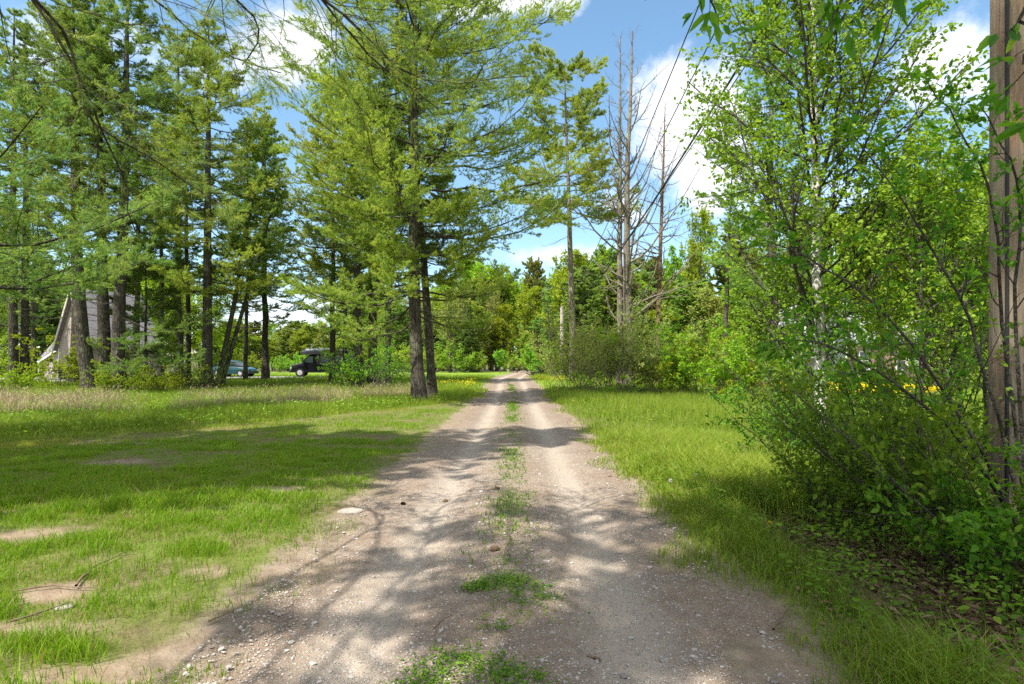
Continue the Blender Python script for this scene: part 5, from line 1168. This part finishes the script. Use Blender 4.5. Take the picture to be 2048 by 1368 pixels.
def build_cover():
    rng = np.random.default_rng(404)
    # low green weeds on the centre strip of the road
    g = Geo(); xs, ys, zs = [], [], []
    for cx, cy, rx_, ry_, n in ((-0.02, 4.1, 0.17, 0.16, 210), (0.10, 3.85, 0.24, 0.30, 260), (-0.24, 3.95, 0.12, 0.10, 160), (-0.28, 2.98, 0.20, 0.16, 230), (0.0, 2.85, 0.2, 0.14, 200), (-0.45, 2.8, 0.15, 0.13, 120), (-0.1, 3.4, 0.1, 0.08, 30), (0.02, 5.4, 0.2, 0.2, 40), (0.12, 6.6, 0.2, 0.5, 60), (0, 4.8, 0.3, 0.5, 40), (0.05, 5.0, 0.3, 1.2, 60)):
        xs.append(cx+rng.normal(0, rx_*0.55, n)); ys.append(cy+rng.normal(0, ry_*0.55, n))
    n = 9000; y = rng.uniform(6, 26, n); x = road_x(y)+rng.normal(0.0, 0.17, n); k = rng.random(n) < 0.25*ss(0.46, 0.66, vnoise(x, y*0.5, 2.0, 3)); xs.append(x[k]); ys.append(y[k])
    x = np.concatenate(xs); y = np.concatenate(ys); k = 3; x = np.repeat(x, k)+rng.normal(0, 0.012, len(x)*k); y = np.repeat(y, k)+rng.normal(0, 0.012, len(y)*k)
    b = np.stack([x, y, rz(x, y)+rng.uniform(0.004, 0.03, len(x))], 1); leaves(rng, g, b, rng.normal(size=b.shape)*np.array([1, 1, 0.25])+Z3*0.25, np.where(y < 5, 0.020, 0.026)*rng.uniform(0.5, 1.3, len(b)), 0.7, None, near=False, upn=0.75, droop=0)
    n = 22000; y = 4.5+rng.random(n)**1.3*40; x = road_x(y)+rng.normal(0.0, 0.13, n); kk = rng.random(n) < 0.42*ss(0.40, 0.62, vnoise(x, y*0.4, 2.0, 3)); x, y = x[kk], y[kk]
    blades(rng, g, x, y, rz(x, y), rng.uniform(0.02, 0.06, len(x)), 0.006+0.0007*y, 0.8, None, True)
    tag(obj('road_weeds', g, M['leaf_shrub']), 'low green weeds along the middle of the gravel road', None, kind='stuff')
    # stones on the road
    ico = np.array([(0, 0, 1), (.894, 0, .447), (.276, .851, .447), (-.724, .526, .447), (-.724, -.526, .447), (.276, -.851, .447), (.724, .526, -.447), (-.276, .851, -.447), (-.894, 0, -.447), (-.276, -.851, -.447), (.724, -.526, -.447), (0, 0, -1)])
    fi = np.array([(0,1,2),(0,2,3),(0,3,4),(0,4,5),(0,5,1),(1,6,2),(2,7,3),(3,8,4),(4,9,5),(5,10,1),(6,7,2),(7,8,3),(8,9,4),(9,10,5),(10,6,1),(11,7,6),(11,8,7),(11,9,8),(11,10,9),(11,6,10)])
    n = 60000; y = 1.9+rng.random(n)**1.8*13; u = rng.uniform(-1.15, 1.15, n)*road_w(y); x = road_x(y)+u
    kp = rng.random(n) < np.clip(0.25+1.6*ss(0.40, 0.66, vnoise(x, y, 1.7, 3)), 0.1, 1); x, y = x[kp], y[kp]; n = len(x)
    s = 0.0025+0.0060*rng.random(n)**3+0.014*(rng.random(n) < 0.02)*rng.random(n)
    V = ico[None]*rng.uniform(0.75, 1.2, (n, 12, 1))*s[:, None, None]*np.stack([rng.uniform(.8, 1.4, n), rng.uniform(.8, 1.4, n), rng.uniform(.35, .8, n)], 1)[:, None, :]+np.stack([x, y, rz(x, y)+s*0.2], 1)[:, None, :]
    g = Geo().add(V.reshape(-1, 3), (np.arange(n)[:, None, None]*12+fi[None]).reshape(-1, 3), np.repeat(rng.random(n)**0.7, 20))
    tag(obj('gravel_stones', g, M['stone'], smooth=False), 'loose pale gravel stones on the road', None, kind='stuff')
    # brown needles and dead leaves
    g = Geo(); n = 42000; y = 1.9+rng.random(n)**1.5*11; x = rng.uniform(-1, 1, n)*(1.3+road_w(y)); off = np.abs(x-road_x(y))/road_w(y)
    kp = rng.random(n) < np.clip(0.10+0.9*np.exp(-((off-0.95)/0.25)**2)+0.4*np.exp(-(off/0.2)**2), 0, 1)*np.clip(vnoise(x, y, 1.2, 3)*2.2-0.6, 0.05, 1); x, y = x[kp], y[kp]
    z = np.maximum(tz(x, y), np.where(np.abs(x-road_x(y)) < road_w(y), rz(x, y), -9))+0.006
    a = rng.random(len(x))*6.28; leaves(rng, g, np.stack([x, y, z], 1), np.stack([np.cos(a), np.sin(a), rng.normal(0, 0.15, len(x))], 1), 0.07*rng.uniform(0.5, 1.1, len(x)), 0.022, None, near=False, upn=0.95, droop=0)
    n = 26000; x = rng.uniform(1.9, 6.2, n); y = rng.uniform(2.0, 8.5, n); kp = (x > road_x(y)+road_w(y)+0.3+0.35*vnoise(x, y, 1.2, 2)) & (rng.random(n) < 0.15+0.9*ss(2.0, 3.0, x-0.05*y)); x, y = x[kp], y[kp]
    a = rng.random(len(x))*6.28; leaves(rng, g, np.stack([x, y, tz(x, y)+rng.uniform(0, 0.03, len(x))], 1), np.stack([np.cos(a), np.sin(a), rng.normal(0, 0.3, len(x))], 1), 0.075*rng.uniform(0.5, 1.2, len(x)), 0.5, None, near=False, upn=0.75, fold=0.6, droop=0)
    tag(obj('leaf_litter', g, M['litter']), 'brown fallen leaves and needles along the road edges and under the shrubs', None, kind='stuff')
    # leafy seedlings under the shrubs at the right
    g = Geo(); n = 1800; x = rng.uniform(1.9, 5.5, n); y = rng.uniform(2.1, 7.5, n); kp = (x > road_x(y)+road_w(y)+0.25) & (rng.random(n) < 0.25+0.75*ss(0.42, 0.6, vnoise(x, y, 1.3, 3))); x, y = x[kp], y[kp]
    m = 9; zz = tz(x, y)+rng.uniform(0.06, 0.34, len(x)); X = np.repeat(x, m)+rng.normal(0, 0.055, len(x)*m); Y = np.repeat(y, m)+rng.normal(0, 0.055, len(x)*m); Zz = np.repeat(zz, m)+rng.normal(0, 0.02, len(x)*m)
    c = np.stack([np.repeat(x, m), np.repeat(y, m), np.repeat(zz, m)], 1); b = np.stack([X, Y, Zz], 1); leaves(rng, g, b, nrm(b-c)*np.array([1, 1, 0.5])+Z3*0.1, np.repeat(rng.uniform(0.025, 0.065, len(x)), m)*rng.uniform(0.6, 1.1, len(b)), 0.55, np.repeat(rng.random(len(x)), m)*0.6+rng.random(len(b))*0.4, near=True, upn=0.6, droop=0.1)
    W = np.stack([np.stack([x, y, tz(x, y)-0.01], 1), np.stack([x, y, zz], 1)], 1); tubes(g, W, np.full((len(x), 2), 0.0018), 3, 0.1)
    tag(obj('ground_cover', g, M['leaf_shrub']), 'leafy seedlings under the shrubs at the right', None, kind='stuff')
    # yellow flower patches
    g = Geo(); gs = Geo()
    def patch(x0, x1, y0, y1, n, dens, hh, s):
        x = rng.uniform(x0, x1, n); y = rng.uniform(y0, y1, n); k = (rng.random(n) < ss(dens, dens+0.18, vnoise(x, y, 0.7, 3))) & (offroad(x, y) > 0.4); x, y = x[k], y[k]
        b = np.stack([x, y, tz(x, y)+hh*rng.uniform(0.6, 1.15, len(x))], 1); leaves(rng, g, b, rng.normal(size=b.shape)*np.array([1, 1, 0.3]), s*rng.uniform(0.6, 1.2, len(b)), 0.9, None, near=False, upn=0.6, droop=0)
    patch(14.6, 22.5, 28.5, 33.5, 30000, 0.26, 0.42, 0.085); patch(-5.5, -2.4, 34, 41, 1300, 0.50, 0.34, 0.07); patch(1.8, 4.2, 38, 50, 900, 0.5, 0.30, 0.07); patch(-8, -3, 26, 33, 300, 0.45, 0.30, 0.05)
    tag(obj('yellow_flowers', g, M['flower']), 'yellow wildflowers massed in the grass', None, kind='stuff')
build_cover()

# ================================================================== SMALL THINGS
M['cone'] = plain('pine cone', (0.26, 0.18, 0.12), 0.85, 0.15, 60, 0.4)
M['stick'] = plain('dry stick', (0.17, 0.125, 0.085), 0.85, 0.15, 30, 0.3)
M['rock'] = plain('pale rock', (0.30, 0.265, 0.23), 0.9, 0.15, 14, 0.25, 0.5)
def pine_cone(label, px, py, s=0.05, rot=0.0):
    d = EYE*F/(py-HZ); x, y, _ = P(px, py, d); rng = np.random.default_rng(int(px)); g = Geo()
    n = 90; i = np.arange(n); t = i/n; r = 0.36*np.sin(np.clip(t*1.05+0.08, 0, 1)*np.pi)**0.7; a = i*2.39996
    b = np.stack([t-0.5, np.cos(a)*r*0.3, np.sin(a)*r*0.3], 1)*s*2; dd = np.stack([0.5+0*t, np.cos(a), np.sin(a)], 1)
    n_ = len(b); dd = nrm(dd); sd2 = nrm(np.cross(dd, np.array([[1., 0, 0]]))); L = s*0.62*(0.4+r[:, None]*1.4); V = np.stack([b-sd2*s*0.10, b+sd2*s*0.10, b+dd*L+sd2*s*0.17, b+dd*L-sd2*s*0.17], 1)
    g.add(V.reshape(-1, 3), np.arange(n_*4).reshape(-1, 4), 0.5); V2 = V+np.array([s*0.07, 0, 0]); g.add(V2.reshape(-1, 3), np.arange(n_*4).reshape(-1, 4), 0.5)
    tubes(g, np.array([[(-s, 0, 0), (0, 0, 0), (s*0.9, 0, 0)]]), np.array([[s*0.12, s*0.25, s*0.08]]), 8)
    o = tag(obj('pine_cone', g, M['cone']), label, 'pine cone', 'fallen pine cones on the road'); o.location = (x, y, float(rz(x, y))+s*0.36); o.rotation_euler = (0, 0, rot)
pine_cone('largest dark pine cone on the middle strip of the road', 988, 1106, 0.045, 0.3); pine_cone('brown pine cone in the left wheel track', 806, 1010, 0.032, -0.3)
pine_cone('small pine cone near the right edge of the road', 1219, 956, 0.035, 0.9); pine_cone('pine cone on the middle strip farther up the road', 994, 983, 0.035, 0.1); pine_cone('small far pine cone left of the middle strip', 890, 998, 0.035, 0.6)
def stick(label, pts, r=0.008, road=True, side=0):
    rng = np.random.default_rng(int(pts[0][0])); q = []
    for px, py in pts: d = EYE*F/(py-HZ); x, y, _ = P(px, py, d); q.append((x, y))
    q = np.array(q); s = np.linspace(0, len(q)-1, 9); x = np.interp(s, np.arange(len(q)), q[:, 0]); y = np.interp(s, np.arange(len(q)), q[:, 1])
    x = x+rng.normal(0, r*0.5, 9); y = y+rng.normal(0, r, 9); z = (rz(x, y) if road else tz(x, y))+r*0.8+(0 if road else 0.02); o = np.array([x[0], y[0], z[0]]); Pn = np.stack([x, y, z], 1)-o; R = np.linspace(r, r*0.45, 9)
    g = Geo(); tubes(g, Pn[None], R[None], 7)
    if side: P2, R2, _, _ = grow(rng, Pn[None], R[None], side, 0.25, 0.95, 40, lambda t, pl: pl*0.28, 0.6, 0.0, 4, 1.0, 0.1); tubes(g, P2, R2, 5)
    t = tag(obj('fallen_stick', g, M['stick'], smooth=True), label, 'stick', 'fallen sticks'); t.location = tuple(o)
stick('short pale stick in the right wheel track', [(1178, 1308), (1205, 1314)], 0.009)
stick('thin curved twig left of the middle strip', [(868, 1270), (890, 1252), (905, 1245)], 0.0035)
stick('dark twig crossing the middle strip near the bottom', [(952, 1254), (990, 1257)], 0.004)
stick('straight grey stick at the right edge of the road', [(1548, 1268), (1578, 1215)], 0.008, False)
stick('forked brown stick lying in the sunlit grass at the left', [(150, 1182), (185, 1140), (250, 1108)], 0.010, False, 2)
stick('long thin stick across the bare patch at the left', [(20, 1190), (110, 1180), (215, 1186)], 0.007, False)
stick('broken pale stick at the bottom left bare ground', [(20, 1252), (70, 1236), (140, 1212)], 0.008, False, 1)
stick('slim stick in the shaded lawn', [(130, 1068), (165, 1064), (200, 1058)], 0.009, False)
stick('thin twig at the left road edge', [(1008-590, 1250), (470, 1228)], 0.005, False)
stick('twig lying beside the sunny grass edge', [(565, 1078), (600, 1088)], 0.006, False)
def rock(label, px, py, s, sz=0.5, road=False):
    d = EYE*F/(py-HZ); x, y, _ = P(px, py, d); rng = np.random.default_rng(int(px*3)); n, m = 12, 8; th = np.linspace(0, 2*np.pi, n, endpoint=False); ph = np.linspace(0.05, np.pi-0.05, m)
    V = np.stack([np.outer(np.sin(ph), np.cos(th)), np.outer(np.sin(ph), np.sin(th)), np.outer(np.cos(ph), np.ones(n))], -1); V = V*(1+0.35*(vnoise(V[..., 0]*1.3+px, V[..., 1]*1.3+V[..., 2], 1.4, 3)[..., None]-0.5))*np.array([1.25, 0.9, sz])*s
    i = np.arange(m-1)[:, None]*n; k = np.arange(n)[None]; k2 = (k+1) % n; g = Geo().add(V.reshape(-1, 3), np.stack([i+k, i+n+k, i+n+k2, i+k2], -1).reshape(-1, 4), 0.5)
    g.add(V[0], [tuple(range(n))], 0.5)
    o = tag(obj('rock', g, M['rock'], smooth=True), label, 'rock', 'pale rocks'); o.location = (x, y, float(rz(x, y) if road else tz(x, y))+s*sz*0.15)
rock('flat pale rock bedded in the left road edge', 702, 1024, 0.12, 0.3); rock('small white rock in the shaded lawn', 196, 999, 0.06); rock('pale rock in the shaded lawn near the white one', 215, 988, 0.05)
rock('pale stone slab at the bare patch bottom left', 128, 1215, 0.05, 0.4); rock('round white pebble on the middle strip near the bottom', 998, 1264, 0.017, 0.8, True); rock('grey pebble right of the middle strip', 1105, 1274, 0.018, 0.7, True)
rock('white rock among the grass at the left edge of the lawn', 370, 975, 0.05)
def dandelion(label, px, py, kind):
    d = EYE*F/(py-HZ+0.22/ (EYE)*0); d = EYE*F/(py-HZ)*0.86; x, y, z = P(px, py, d); gz = float(tz(x, y)); h = z-gz
    t = thing('dandelion', label, 'dandelion', (x, y, gz)); rng = np.random.default_rng(int(px)); g = Geo(); tubes(g, np.array([[(0.0, 0, 0), (0.006, 0, h*0.5), (0, 0, h)]]), np.full((1, 3), 0.002), 5); obj('stem', g, M['leaf_shrub'], t)
    g = Geo(); n = 60
    if kind == 'yellow': a = rng.random(n)*6.28; dd = np.stack([np.cos(a), np.sin(a), rng.uniform(0.1, 1.2, n)], 1); leaves(rng, g, np.tile([[0, 0, h]], (n, 1)), dd, 0.022, 0.25, None, near=False, droop=0); obj('petals', g, M['flower'], t)
    else:
        dd = nrm(rng.normal(size=(n*3, 3))); leaves(rng, g, dd*0.004+np.array([0, 0, h]), dd, 0.02, 0.35, None, near=False, droop=0, upn=0); obj('seed_head', g, M['white_flower'], t)
dandelion('yellow dandelion flower in the right verge', 1540, 1046, 'yellow'); dandelion('round white dandelion seed head in the right verge', 1341, 961, 'white')
dandelion('small white seed head nearer the road edge in the right verge', 1392, 950, 'white')

# marker posts and stones by the driveway
for lab, px, d, h in (('thin white marker post at the left of the road bend', 1016, 95, 1.4),):
    t = tag(obj('marker_post', Geo().box((-0.06, -0.06, -0.1), (0.06, 0.06, h)).box((-0.075, -0.075, h), (0.075, 0.075, h+0.05)), M['trim']), lab, 'post'); t.location = G(px, d)
